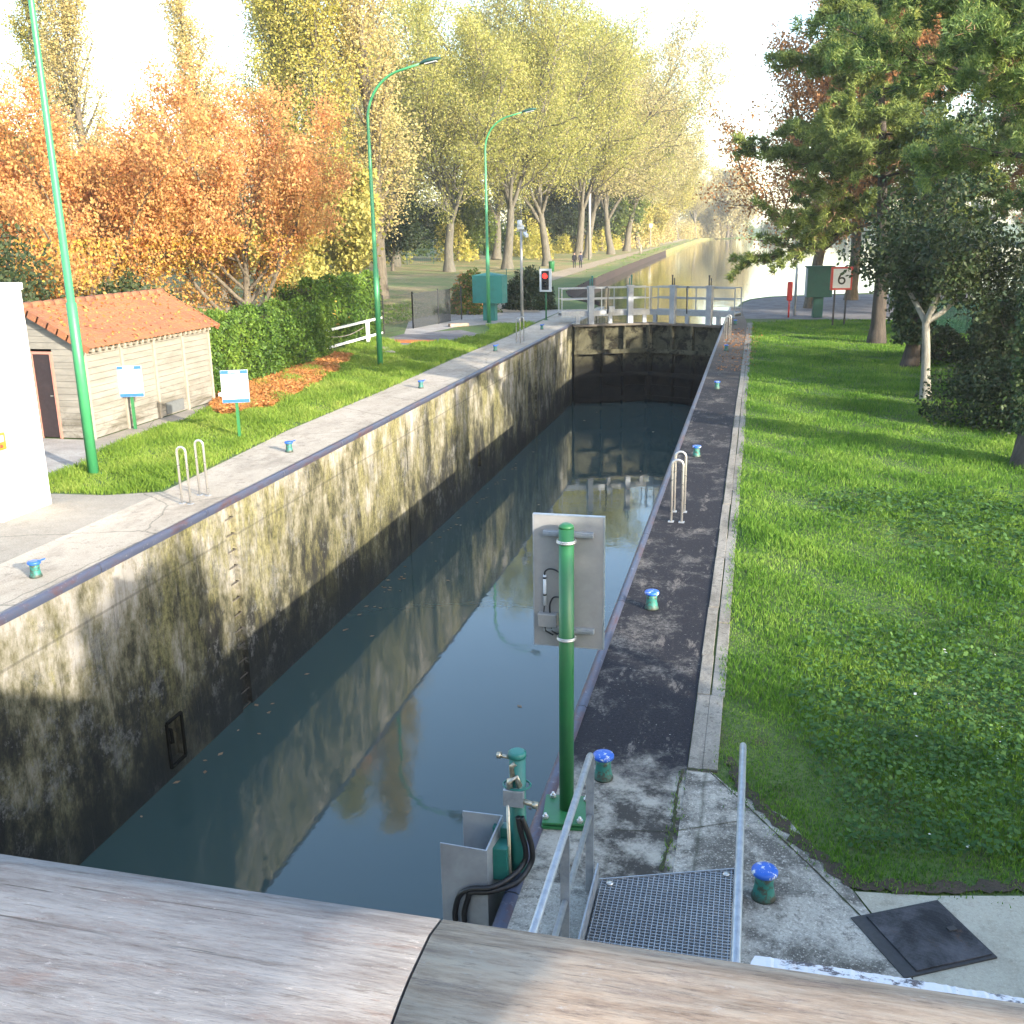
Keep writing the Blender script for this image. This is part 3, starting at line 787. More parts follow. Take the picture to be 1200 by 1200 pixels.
# ---- white control building
t = T('control_building', 'plain white rendered building corner beside the near quay', 'building', (-12.2, 13.76, -.01))
m = MB(); m.b2((-4.5, 0, 0), (0, 1.24, 3.78)); m.build('wall', M['white'], t)
m = MB(); m.b2((-4.56, -.06, 3.782), (.012, 1.29, 3.9), bev=.01); m.build('roof', M['white'], t)
d = MB(); d.b2((-1.2, -.03, .02), (-.14, -.002, 2.15)); d.build('door', M['grey'], t)
bx_ = T('intercom', 'orange call box on the wall of the white building', 'call box', (-12.19, 13.9, 1.35))
m = MB(); m.b2((-.005, -.13, -.14), (.07, .13, .15), bev=.015); m.build('housing', M['orange'], bx_)
m = MB(); m.b2((.0705, -.075, .0), (.074, .075, .11)); m.build('panel', M['mauve'], bx_)
m = MB(); st = len(m.v); m.lathe([(.028, 0), (.026, .012), (.02, .016)], n=14); m.xform(Matrix.Translation((.07, 0, -.07)) @ Matrix.Rotation(pi / 2, 4, 'Y'), st); m.build('button', M['red'], bx_)

# ---- shed
SW, SL_, EH, RH = 2.9, 5.57, 2.2, 3.02
t = T('garden_shed', 'plank shed with orange tiled roof and dark door beside the lawn', 'shed', (-15.1, 20.34, -.005))
m = MB()
def planks_y(m, x, y0, y1, z0, z1, th):
    z = z0
    while z < z1 - .02:
        h = min(.148, z1 - z); m.b2((x - th, y0, z), (x + random.uniform(-.004, .004), y1, z + h - .007)); z += .15
bays = [0.02, 1.42, 2.82, 4.2, SL_ - .02]
for i in range(4): planks_y(m, -.02, bays[i] + .05, bays[i + 1] - .05, .02, EH - .02, .03)
m.build('plank_wall', M['shedwood'], t); m = MB(); planks_y(m, -SW + .05, .05, SL_ - .05, .02, EH - .02, .03)
m.build('plank_wall', M['shedwood'], t)
for yy in (.015, SL_ - .045):                   # gable planks, leaving the doorway
    m = MB(); z = .02
    while z < RH - .1:
        tt = max(0, (z + .12 - EH) / (RH - EH)); half = SW / 2 * (1 - tt)
        if half > .08:
            x0, x1 = -SW / 2 - half + .03, -SW / 2 + half - .03
            if yy < 1 and z < 2.03:
                m.b2((x0, yy, z), (-1.45, yy + .03, z + .143)); m.b2((-.87, yy, z), (x1, yy + .03, z + .143))
            else: m.b2((x0, yy, z), (x1, yy + .03, z + .143))
        z += .15
    m.build('gable', M['shedwood'], t)
for y in bays:
    m = MB(); m.b2((-.06, y - .045, 0), (.018, y + .045, EH - .01)); m.build('post', M['paleframe'], t)
d = MB(); d.b2((-1.4, .02, .02), (-.93, .05, 2.0)); d = d.build('door', M['doorwood'], t)
h = MB(); h.bar((-1.05, .0, 1.02), (-.97, .0, 1.02), .02); h.bar((-.98, .0, 1.02), (-.98, .025, 1.02), .02); h.build('handle', M['steel'], d)
m = MB(); m.b2((-1.45, -.012, 0), (-1.4, .04, 2.06)); m.b2((-.93, -.012, 0), (-.87, .04, 2.06)); m.b2((-1.4, -.012, 2.0), (-.93, .04, 2.06)); m.build('door_frame', M['redframe'], t)
m = MB(); m.b2((-.02, 3.1, .06), (.012, 3.95, .36)); v = m.build('vent_panel', M['vent'], t)
m = MB()
for i in range(22): m.b2((-.2, .12 + i * .25, EH - .14), (.16, .2 + i * .25, EH - .05))
m.build('rafter_ends', M['paleframe'], t)
# tiles: wave across the run, stepped courses
def slope(sx):
    m = MB(); ny = int(5.9 / .03); nr = 9
    xe = .26; ze = EH - .06
    vs = []
    for r in range(nr + 1):
        for st_ in (0, 1):
            q = r / nr
            if r == nr and st_ == 1: continue
            for j in range(ny + 1):
                y = -.17 + 5.9 * j / ny
                wv = .026 * abs(math.sin(pi * y / .2)) ** .8
                X = -SW / 2 + (SW / 2 + xe) * (1 - q) * sx
                Z = ze + (RH + .07 - ze) * q + wv + (.022 if st_ == 1 else 0)
                vs.append((X, y, Z))
    k = ny + 1; nrow = len(vs) // k
    fs = [(a * k + j, a * k + j + 1, (a + 1) * k + j + 1, (a + 1) * k + j) for a in range(nrow - 1) for j in range(ny)]
    m.add(vs, fs); return m
rf = slope(1).build('roof', M['tile'], t)
m = slope(-1); m.build('roof', M['tile'], t)
m = MB()
for i in range(15): m.tube([(-SW / 2, -.19 + i * .395, RH + .06), (-SW / 2, .22 + i * .395, RH + .075)], [.09, .11], 10)
m.build('ridge_tiles', M['tile'], rf)
for yy in (-.175, 5.725):
    m = MB()
    for sx in (1, -1):
        for i in range(7):
            a, b = i / 7, (i + 1) / 7
            P_ = lambda q: Vector((-SW / 2 + (SW / 2 + .27) * (1 - q) * sx, yy, EH - .08 + (RH + .09 - EH + .04) * q))
            m.bar(P_(a), P_(b + .02), .04, .16 + .004 * (i % 2))
    m.build('verge_tiles', M['tile'], rf)
m = MB(); m.b2((0, 0, 0), (.18, .2, .24), bev=.02); m.build('lid', M['signwhite'])
bpy.context.view_layer.update()
wb = bpy.data.objects['lid']; wb.name = 'white_box'; wb.location = (-15.0, 25.95, -.005)
tag(wb, 'small white box on the ground at the corner of the shed', 'box')

# ---- traffic light, CCTV mast, cabinets, speed sign, lifebuoy post
t = T('traffic_light', 'signal light showing red on a green pole beside the far gate', 'traffic light', (-10.88, 53.1, 0), -.1)
m = MB(); m.tube([(0, 0, 0), (0, 0, 1.55)], .045, 10); m.lathe([(.13, 0), (.13, .02), (.06, .04)], n=12); m.build('pole', M['green'], t)
m = MB(); m.b2((-.32, -.12, 1.48), (.32, .02, 2.66), bev=.015); m.build('backboard', M['signwhite'], t)
hh = MB(); hh.b2((-.2, -.15, 1.58), (.2, -.121, 2.56), bev=.01); hh = hh.build('housing', M['black'], t)
for z, mm, nm in ((2.3, M['redlamp'], 'red_lamp'), (1.85, M['lens'], 'unlit_lamp')):
    m = MB(); st = len(m.v); m.lathe([(.145, 0), (.14, .03), (.08, .045), (.02, .05)], n=20); m.xform(Matrix.Translation((0, -.15, z)) @ Matrix.Rotation(pi / 2, 4, 'X'), st); m.build(nm, mm, hh)
    m = MB(); n = 10; vs = []
    for k in range(n + 1):
        a = pi * k / n
        for yy, r_ in ((-.15, .165), (-.26, .16)): vs.append((r_ * math.cos(a), yy, z + r_ * math.sin(a)))
        for yy, r_ in ((-.26, .15), (-.15, .155)): vs.append((r_ * math.cos(a), yy, z + r_ * math.sin(a)))
    m.add(vs, [(4 * k + i, 4 * k + (i + 1) % 4, 4 * k + 4 + (i + 1) % 4, 4 * k + 4 + i) for k in range(n) for i in range(4)]); m.build('hood', M['black'], hh)

t = T('camera_mast', 'pale grey mast carrying white surveillance cameras', 'camera mast', (-11.83, 51.52, 0))
m = MB(); m.tube([(0, 0, 0), (0, 0, 2.6), (0, 0, 4.85)], [.085, .07, .06], 12); m.lathe([(.16, 0), (.16, .02), (.09, .03)], n=12); m.tube([(.02, 0, 4.9), (.02, 0, 5.95)], .012, 6); m.build('mast', M['alu'], t)
m = MB(); m.bar((-.25, 0, 4.6), (.3, 0, 4.6), .05); m.build('cross_arm', M['alu'], t)
m = MB(); st = len(m.v); m.box((0, 0, 0), (.16, .5, .15), bev=.03); m.xform(Matrix.Translation((.28, -.2, 4.42)) @ Matrix.Rotation(R(20), 4, 'X') @ Matrix.Rotation(.5, 4, 'Z'), st); m.tube([(.28, 0, 4.6), (.28, -.1, 4.45)], .02, 6); m.build('camera', M['signwhite'], t)
m = MB(); st = len(m.v); m.lathe([(.05, -.25), (.11, -.22), (.13, -.12), (.13, .05), (.09, .08)], n=14); m.xform(Matrix.Translation((-.05, -.05, 5.05)), st); m.box((-.02, 0, 4.78), (.34, .2, .22), bev=.02); m.build('camera', M['signwhite'], t)

def cabinet(label, loc, rz, w_, h0, h1, mat):
    t = T('cabinet', label, 'cabinet', loc, rz)
    m = MB(); m.b2((-w_ * .2, -.18, 0), (w_ * .2, .18, h0), bev=.01); m.build('pedestal', mat, t)
    m = MB()
    poly = [(-w_ / 2, -.35), (0, -.5), (w_ / 2, -.35), (w_ / 2, .35), (-w_ / 2, .35)]
    m.prism(poly, h0, h1 - .14)
    n = 5; top = [(-w_ / 2, -.35, h1 - .14), (0, -.5, h1 - .14), (w_ / 2, -.35, h1 - .14), (w_ / 2, .35, h1 - .14), (-w_ / 2, .35, h1 - .14), (0, -.05, h1 + .02)]
    m.add([(a * 1.03, b * 1.03, c + .002) for a, b, c in top], [(0, 1, 5), (1, 2, 5), (2, 3, 5), (3, 4, 5), (4, 0, 5)])
    m.build('housing', mat, t)
    m = MB(); m.box((.12, -.5, (h0 + h1) / 2), (.03, .05, .16)); m.build('latch', M['dark'], t)
    return t
cabinet('teal pedestal cabinet standing behind a street lamp', (-13.85, 52.7, 0), -.18, 1.72, .93, 2.5, M['tealc'])
t = T('cabinet', 'dark green pedestal cabinet standing behind the number six sign', 'cabinet', (3.1, 55.35, 0), .12)
m = MB(); m.b2((-.25, -.18, 0), (.25, .18, 1.05), bev=.01); m.build('pedestal', M['dgreen'], t)
m = MB(); m.b2((-.64, -.34, 1.051), (.64, .34, 2.55), bev=.02); m.build('housing', M['dgreen'], t)
m = MB(); m.b2((-.7, -.4, 2.5505), (.7, .4, 2.62), bev=.01); m.build('roof', M['dgreen'], t)
m = MB(); m.b2((-.665, -.3, 1.1), (-.642, .3, 2.5)); m.build('side_door', M['grey'], t)

t = T('speed_sign', 'square red bordered sign with the number 6 on two dark posts', 'sign', (3.83, 50.56, 0), .2)
for x in (-.27, .27):
    m = MB(); m.b2((x - .035, -.035, 0), (x + .035, .035, 1.68)); m.build('post', M['dark'], t)
m = MB(); m.b2((-.49, -.08, 1.68), (.49, .09, 2.74), bev=.01); b = m.build('frame', M['red'], t)
m = MB(); m.b2((-.41, -.084, 1.77), (.41, -.0805, 2.66)); m.build('face', M['signwhite'], b)
def text_mesh(txt, size, mat, name, parent, loc, rot):
    cu = bpy.data.curves.new(name, 'FONT'); cu.body = txt; cu.size = size; cu.align_x = 'CENTER'; cu.align_y = 'CENTER'; cu.extrude = .002
    o = bpy.data.objects.new(name, cu); COL.objects.link(o)
    me = bpy.data.meshes.new_from_object(o.evaluated_get(bpy.context.evaluated_depsgraph_get()))
    bpy.data.objects.remove(o); me.materials.append(mat)
    q = link(name, me, parent); q.location = loc; q.rotation_euler = rot
    return q
text_mesh('6', .86, M['black'], 'numeral', b, (-.01, -.087, 2.2), (pi / 2, 0, 0))

t = T('lifebuoy_post', 'slim red rescue post at the water edge', 'rescue post', (1.66, 55.29, 0))
m = MB(); m.tube([(0, 0, 0), (0, 0, .95)], .045, 8); m.build('post', M['red'], t)
m = MB(); m.box((0, 0, 1.35), (.28, .16, .98), bev=.075); m.build('case', M['red'], t)
t = T('signal_pole', 'thin blue grey pole between the red post and the green cabinet', 'pole', (2.0, 56.6, 0))
m = MB(); m.tube([(0, 0, 0), (0, 0, 3.4)], .07, 10); m.build('pole', M['grey'], t)
m = MB(); m.b2((-.2, -.1, 2.9), (.2, .12, 3.3), bev=.02); m.build('lamp_box', M['dark'], t)
o = MB(); o.b2((-16.0, 41.6, -.01), (-13.6, 42.45, .04), bev=.01); o = o.build('steel_plate', M['rustplate']); tag(o, 'orange rusty plate lying in the grass by the lamp', 'plate')
o = MB(); o.b2((-.5, -.2, 0), (.5, .2, .16), bev=.03); o = o.build('timber_block', M['wood_b']); o.location = (-14.6, 49.2, 0); o.rotation_euler = (0, 0, .6); tag(o, 'short tan timber block lying on the pale gravel', 'timber')
o = MB(); o.box((-14.7, 38.9, 0), (.5, 2.4, .05), rz=.5, bev=.01); o = o.build('concrete_slab', M['apron']); tag(o, 'narrow pale slab set in the grass beside the lamp', 'slab')

# ---- white barrier rail by the hedge
t = T('barrier_rail', 'low white barrier rail with two posts before the hedge', 'barrier', (-16.4, 36.7, -.01))
m = MB(); m.b2((-.06, -.06, 0), (.06, .06, 1.0)); m.build('post', M['white'], t)
m = MB(); m.b2((-.06, 4.6, 0), (.06, 4.75, 1.0)); m.build('post', M['white'], t)
for z in (.95, .28):
    m = MB(); m.bar((0, -.3, z), (0, 6.4, z), .07, .09); m.build('rail', M['white'], t)
m = MB(); m.tube([(0, .3 + 3.9 * i / 8, .72 - .16 * math.sin(pi * i / 8)) for i in range(9)], .02, 6); m.build('chain', M['paleframe'], t)

# ---- mesh fences
def mesh_fence(label, pts, H, step, mat, wire=.012, pitch=.09, posts=None, netting=None, cover=None):
    t = T('wire_fence', label, 'fence', (pts[0][0], pts[0][1], gz(*pts[0])))
    o = Vector((pts[0][0], pts[0][1], 0)); mm = MB()
    for a, b in zip(pts, pts[1:]):
        A = Vector((a[0], a[1], 0)) - o; B = Vector((b[0], b[1], 0)) - o; L = (B - A).length; d = (B - A) / L
        n = max(1, round(L / step))
        for i in range(n + 1):
            p = A + d * L * i / n
            q = MB(); q.bar((p.x, p.y, 0), (p.x, p.y, H + .06), .055); q.build('post', mat, t)
        k = 0
        while k * pitch < L:
            p = A + d * k * pitch; mm.bar((p.x, p.y, .04), (p.x, p.y, H), wire); k += 1
        z = .05
        while z < H:
            mm.bar((A.x, A.y, z), (B.x, B.y, z), wire); z += pitch * 1.6
    mm.build('wire_mesh', mat, t)
    if cover:
        A = Vector((cover[0][0], cover[0][1], 0)) - o; B = Vector((cover[1][0], cover[1][1], 0)) - o
        q = MB(); q.bar((A.x + .02, A.y, H / 2), (B.x + .02, B.y, H / 2), .015, H - .06); q.build('netting', netting, t)
    return t
def mat_net(name, c, a):
    n = N(name); n.fin(c, .9)
    tr = n.n.new('ShaderNodeBsdfTransparent'); mx = n.n.new('ShaderNodeMixShader')
    mx.inputs[0].default_value = a
    n.L(tr.outputs[0], mx.inputs[1]); n.L(n.b.outputs[0], mx.inputs[2]); n.L(mx.outputs[0], n.out.inputs[0]); return n.mat
M['net'] = mat_net('dark screen netting', (.05, .055, .055), .55)
M['netg'] = mat_net('green screen netting', (.03, .13, .09), .7)
mesh_fence('dark wire fence with grey netting beside the pale gravel', [(-17.6, 42.4), (-16.6, 48.0), (-15.6, 53.2)], 1.75, 2.3, M['dark'], .008, .13, None, M['net'], ((-16.6, 48.0), (-15.85, 51.9)))
mesh_fence('green wire fence between gravel and towpath', [(-17.4, 66), (-14.9, 70.5)], 2.0, 1.6, M['dgreen'], .016, .12)
mesh_fence('long dark fence beyond the grass under the trees', [(-62, 96), (-36, 112)], 2.0, 3.0, M['dgreen'], .012, .25)
mesh_fence('green fence with screen netting behind the ivy tree', [(6.4, 47), (14, 48.2)], 1.5, 2.5, M['dgreen'], .012, .14, None, M['netg'], ((6.5, 47.02), (13.8, 48.15)))

# reddish boarding along the towpath bank
t = T('bank_boarding', 'reddish brown board revetment along the towpath bank', 'revetment')
m = MB()
bk = [(y, a) for y, a, b in rows if 63 <= y <= 214]
rng = random.Random(5)
for (ya, xa), (yb, xb) in zip(bk, bk[1:]):
    n = max(1, int((yb - ya) / .5))
    for i in range(n):
        q0, q1 = i / n, (i + .93) / n
        m.bar((xa + (xb - xa) * q0 + .08, ya + (yb - ya) * q0, -.2 + rng.uniform(-.03, .03)), (xa + (xb - xa) * q1 + .08, ya + (yb - ya) * q1, -.2 + rng.uniform(-.03, .03)), .08, .9 + rng.uniform(-.08, .08))
m.build('boards', M['revet'], t)
# towpath posts, bin, far poles
def post_thing(name, label, cat, x, y, h, r, mat, grp=None, top=None):
    t = T(name, label, cat, (x, y, gz(x, y)), 0, grp)
    m = MB(); m.tube([(0, 0, 0), (0, 0, h)], r, 8); m.build('pole', mat, t)
    if top: m = MB(); m.box((0, 0, h + top / 2), (top * .9, top * .3, top), bev=.02); m.build('head', M['signwhite'], t)
    return t
post_thing('utility_pole', 'tall slim grey pole beside the towpath under the trees', 'pole', -24.2, 150, 13.5, .2, M['alu'])
post_thing('marker_post', 'short pale post on the towpath verge', 'post', -20.6, 185, 1.6, .16, M['paleframe'])
post_thing('marker_post', 'thin pale post with white head by the far water', 'post', -24.0, 235, 4.6, .12, M['paleframe'], None, .8)
t = T('litter_bin', 'bright green litter bin at the foot of a towpath tree', 'bin', (-21.9, 110, gz(-21.9, 110)))
m = MB(); m.lathe([(.28, 0), (.33, .9), (.33, .95)], n=14); m.build('body', M['green'], t)
m = MB(); m.lathe([(.36, .951), (.36, 1.0), (.2, 1.08)], n=14); m.build('lid', M['green'], t)

# ---- people on the towpath
def person(label, loc, rz, top, stride, mir):
    t = T('person', label, 'person', loc, rz, 'people walking on the towpath')
    s = mir
    J = {'pel': (0, 0, .95), 'chest': (0, .01, 1.3), 'neck': (0, .01, 1.47), 'headb': (0, .02, 1.56), 'head': (0, .02, 1.69),
         'hl': (-.1, 0, .9), 'kl': (-.1, stride * .6, .5), 'al': (-.1, stride * .35 - .1, .09), 'tl': (-.1, stride * .35 + .08, .04),
         'hr': (.1, 0, .9), 'kr': (.1, -stride * .1, .5), 'ar': (.1, -stride * .8, .1), 'tr': (.1, -stride * .8 + .16, .04),
         'sl': (-.19, 0, 1.4), 'el': (-.25, -.06 * s, 1.13), 'wl': (-.22, .08 * s, .9), 'fl': (-.21, .12 * s, .8),
         'sr': (.19, 0, 1.4), 'er': (.25, .02 * s, 1.13), 'wr': (.23, .13, .92), 'fr': (.22, .2, .85)}
    E_ = [('pel', 'chest'), ('chest', 'neck'), ('neck', 'headb'), ('headb', 'head'), ('pel', 'hl'), ('hl', 'kl'), ('kl', 'al'), ('al', 'tl'), ('pel', 'hr'), ('hr', 'kr'), ('kr', 'ar'), ('ar', 'tr'),
          ('chest', 'sl'), ('sl', 'el'), ('el', 'wl'), ('wl', 'fl'), ('chest', 'sr'), ('sr', 'er'), ('er', 'wr'), ('wr', 'fr')]
    Rd = {'pel': .155, 'chest': .165, 'neck': .062, 'headb': .075, 'head': .1, 'hl': .1, 'hr': .1, 'kl': .068, 'kr': .068, 'al': .048, 'ar': .048, 'tl': .04, 'tr': .04,
          'sl': .075, 'sr': .075, 'el': .052, 'er': .052, 'wl': .036, 'wr': .036, 'fl': .034, 'fr': .034}
    ks = list(J); me = bpy.data.meshes.new('body'); me.from_pydata([J[k] for k in ks], [(ks.index(a), ks.index(b)) for a, b in E_], [])
    o = bpy.data.objects.new('body_tmp', me); COL.objects.link(o)
    sk = o.modifiers.new('s', 'SKIN'); me.skin_vertices.new() if not me.skin_vertices else None
    sv = me.skin_vertices[0].data
    for i, k in enumerate(ks): sv[i].radius = (Rd[k], Rd[k] * (.72 if k in ('pel', 'chest') else 1)); sv[i].use_root = k == 'pel'
    ss = o.modifiers.new('u', 'SUBSURF'); ss.levels = 2; ss.render_levels = 2
    bm_ = bpy.data.meshes.new_from_object(o.evaluated_get(bpy.context.evaluated_depsgraph_get()))
    bpy.data.objects.remove(o)
    for mm in (M['cloth_d'], top, M['skin'], M['black']): bm_.materials.append(mm)
    for p in bm_.polygons:
        z = p.center.z; arm = abs(p.center.x) > .17
        p.material_index = 3 if z < .09 else 2 if (z > 1.5 or (arm and z < .89 and z > .7)) else 1 if z > .86 else 0
        p.use_smooth = True
    link('body', bm_, t)
    m = MB(); n = 14
    m.lathe([(.118, 1.66), (.122, 1.72), (.105, 1.79), (.05, 1.835)], (0, -.012 + .02, 0), n); m.build('hair', M['hair'], t)
    return t
PY = 118
person('person in dark jacket walking on the towpath, nearer the bank', (-20.05, PY, gz(-20, PY) + .03), .2, M['cloth_b'], .22, 1)
person('person in black coat walking on the towpath, nearer the trees', (-20.85, PY + .3, gz(-20.8, PY) + .03), .15, M['cloth_d'], -.2, -1)

# ================================================================== GREEN POST WITH SIGN BACK
t = T('signal_sign_post', 'green post carrying a grey panel seen from behind, at the quay edge', 'sign post', (-1.31, 7.1, .004))
m = MB(); m.tube([(0, 0, .0), (0, 0, 2.44)], .059, 20); m.lathe([(.06, 2.44), (.055, 2.46), (.03, 2.475)], n=20); m.build('post', M['green'], t)
bp = MB(); bp.box((0, -.18, .045), (.36, .42, .02), rz=.12, bev=.004); bp.box((0, -.18, .012), (.37, .43, .024), rz=.12)
bp.v = [(x, y + .16, z) for x, y, z in bp.v]; bp = bp.build('base_plate', M['green'], t)
for a in range(4):
    m = MB()
    x, y = .14 * (-1 if a % 2 else 1), .16 * (-1 if a // 2 else 1)
    m.tube([(x, y - .02, .05), (x, y - .02, .1)], .012, 6); m.lathe([(.026, .056), (.026, .076)], (x, y - .02, 0), 6, False)
    m.build('anchor_bolt', M['steel'], bp)
m = MB(); m.b2((-.285, .125, 1.42), (.27, .16, 2.5), bev=.004); pn = m.build('panel', M['alu'], t)
m = MB(); m.b2((-.287, .123, 1.418), (-.277, .162, 2.502)); m.b2((.262, .123, 1.418), (.272, .162, 2.502)); m.b2((-.277, .123, 2.494), (.262, .162, 2.502)); m.b2((-.277, .123, 1.418), (.262, .162, 1.426)); m.build('rim', M['galv'], pn)
for z, xa, xb in ((2.36, -.2, .19), (1.575, -.2, .2)):
    m = MB(); m.b2((xa, .085, z - .02), (xb, .1245, z + .02), bev=.004); m.b2((xa, .08, z - .005), (xb, .0848, z + .005)); m.build('bracket_rail', M['galv'], t)
    m = MB(); pts = [(.069 * math.cos(a), .069 * math.sin(a), z - .03) for a in [pi * 2 * i / 20 for i in range(21)]]; m.tube(pts, .008, 6); m.tube([(p[0], p[1], z - .018) for p in pts], .008, 6)
    m.build('clamp', M['steel'], t)
m = MB(); m.b2((-.24, .055, 1.6), (-.09, .124, 1.71), bev=.008); jb = m.build('junction_box', M['alu'], t)
m = MB(); m.tube([(-.19, .1, 1.77), (-.19, .1, 2.02)], .013, 10); m.build('sensor_tube', M['signwhite'], t)
m = MB(); m.tube([(-.19, .1, 1.85), (-.19, .1, 1.865)], .0145, 8); m.tube([(-.19, .1, 1.99), (-.19, .1, 2.005)], .0145, 8); m.tube([(-.195, .1, 1.76), (-.2, .1, 1.7)], .005, 6)
m.tube(smooth_pts([(-.19, .1, 2.02), (-.185, .1, 2.05), (-.15, .09, 2.075), (-.1, .07, 2.075), (-.05, .04, 2.06)]), .0065, 8)
m.tube(smooth_pts([(-.15, .1, 1.71), (-.15, .1, 1.78), (-.12, .09, 1.84), (-.07, .06, 1.86), (-.05, .04, 1.86)]), .0065, 8)
m.tube([(-.14, .09, 1.6), (-.13, .09, 1.56), (-.09, .08, 1.54), (-.05, .05, 1.56)], .007, 6); m.tube([(-.19, .09, 1.6), (-.18, .08, 1.56), (-.12, .08, 1.53)], .006, 6)
m.build('cables', M['black'], t)

# ================================================================== GATE MACHINERY
t = T('gate_ram', 'teal hydraulic ram with hoses beside a steel channel at the near gate', 'hydraulic ram', (-1.52, 6.28, -.6))
m = MB(); m.tube([(0, 0, .12), (0, 0, 1.55)], .06, 20); m.lathe([(.06, 1.5505), (.066, 1.556), (.066, 1.59), (.05, 1.6)], n=20); m.lathe([(.075, .1), (.075, .16)], n=18); m.build('cylinder', M['teal'], t)
m = MB(); m.box((-.01, -.085, 1.27), (.15, .05, .13), bev=.006); vb = m.build('valve_block', M['galv'], t)
m = MB()
m.tube([(.06, -.085, 1.25), (.14, -.1, 1.24)], .02, 8); m.tube([(.13, -.1, 1.24), (.17, -.1, 1.235)], .026, 6); m.build('fitting', M['brass'], vb); m = MB(); m.tube([(-.04, -.08, 1.34), (-.04, -.08, 1.4), (.01, -.08, 1.43), (.03, -.07, 1.36)], .024, 8); m.build('fitting', M['brass'], vb); m = MB()
m.tube([(-.02, -.06, 1.4), (-.03, -.05, 1.5), (0, -.055, 1.53)], .02, 8); m.tube([(-.05, 0, 1.54), (-.14, 0, 1.55)], .014, 8); m.tube([(-.12, 0, 1.55), (-.15, 0, 1.55)], .024, 6)
m.build('fitting', M['brass'], vb)
m = MB(); m.tube([(.1 * math.cos(a), -.02 + .08 * math.sin(a), 1.34) for a in [2 * pi * i / 16 for i in range(17)]], .008, 6); m.build('collar', M['teal'], t)
m = MB(); m.tube([(-.05, -.1, 1.22), (-.045, -.1, .6), (-.04, -.1, .05)], .013, 10); m.lathe([(.024, .02), (.024, .1)], (-.04, -.1, 0), 10); m.build('feed_pipe', M['brass'], t)
for dx, dz in ((0, 0), (.05, -.03)):
    m = MB(); m.tube(smooth_pts([(.02 + dx * .5, -.09, 1.12), (.04 + dx, -.09, 1.0), (.07 + dx, -.08, .86), (.06 + dx, -.08, .74), (-.02 + dx, -.2, .68 + dz), (-.14, -.3, .65 + dz), (-.28, -.315, .63 + dz), (-.37 + dx * 1.2, -.315, .56 + dz), (-.41 + dx * 1.4, -.31, .42), (-.41 + dx * 1.4, -.31, .34)]), .021, 12)
    m.build('hose', M['black'], t)
m = MB()
for dx in (0, .07):
    m.tube([(-.41 + dx, -.31, .34), (-.41 + dx, -.31, .12)], .022, 6); m.lathe([(.03, .2), (.03, .25)], (-.41 + dx, -.31, 0), 6, False); m.tube([(-.41 + dx, -.33, .18), (-.46 + dx, -.36, .26)], .007, 5)
m.build('couplings', M['brass'], t)
ch = MB()   # folded steel channel, open towards the water
ch.prism([(-.52, -.27), (-.5, -.27), (-.17, -.27), (-.13, .06), (-.44, .06), (-.44, .048), (-.143, .048), (-.182, -.258), (-.52, -.258)], .0, 1.02)
for i, v in enumerate(ch.v):     # the front edge is lower than the back
    x, y, z = v
    if z > .5 and y < -.2: ch.v[i] = (x, y, .93 if x > -.3 else .945)
ch.build('channel', M['galvp'], t)
m = MB(); m.b2((-.2, -.16, .62), (-.05, -.02, .88), bev=.006); m.b2((-.198, .0, .75), (-.04, .08, .95), bev=.006); m.build('mount_bracket', M['teal'], t)
m = MB(); m.b2((-.3, -.45, -.06), (.3, .5, .04)); m.b2((-.17, -.06, .0402), (-.08, .08, .26)); m.lathe([(.1, .0405), (.1, .1)], n=14); m.build('foot', M['dark'], t)
o = MB(); o.b2((-2.15, 5.2, -5.2), (-1.62, 6.75, -.668)); o.b2((-1.62, 5.2, -5.2), (XR - .005, 5.9, -.7)); o = o.build('gate_pier', M['bridge']); tag(o, 'grey concrete pier carrying the ram at the near gate', 'pier')

# ---- grating walkway
t = T('grating_walkway', 'galvanised grating walkway leading towards the bridge', 'walkway', (0, 0, 0))
m = MB()
xa, xb, yb_ = -.9, .045, 6.5
def ytop(x): return 6.17 + (x - xa) / (xb - xa) * .33
x = xa + .02
while x < xb:
    m.b2((x - .0025, 1.0, .07), (x + .0025, ytop(x), .1)); x += .036
y = 1.0
while y < yb_:
    x0 = xa if y < 6.17 else xa + (y - 6.17) / .33 * (xb - xa)
    m.b2((x0 + .01, y - .003, .085), (xb - .01, y + .003, .098)); y += .03
m.build('grating', M['galvp'], t)
m = MB(); m.bar((xa, 6.17, .082), (xb, 6.5, .082), .008, .05); m.b2((xb - .004, 1.0, .055), (xb + .004, 6.5, .107)); m.build('edge_frame', M['galv'], t)
m = MB(); m.b2((xa - .016, 1.0, -.02), (xa - .004, 6.16, .24)); m.build('kick_plate', M['galv'], t)
m = MB()
for p in ((xa + .08, 6.14), (xb - .06, 6.42)): m.lathe([(.026, .1), (.026, .108), (.01, .112)], (p[0], p[1], 0), 12)
m.build('fixing_clips', M['steel'], t)
m = MB(); m.b2((xa + .01, 1.0, -.3), (xb - .01, 5.39, .003)); m.build('support_tray', M['dark'], t)

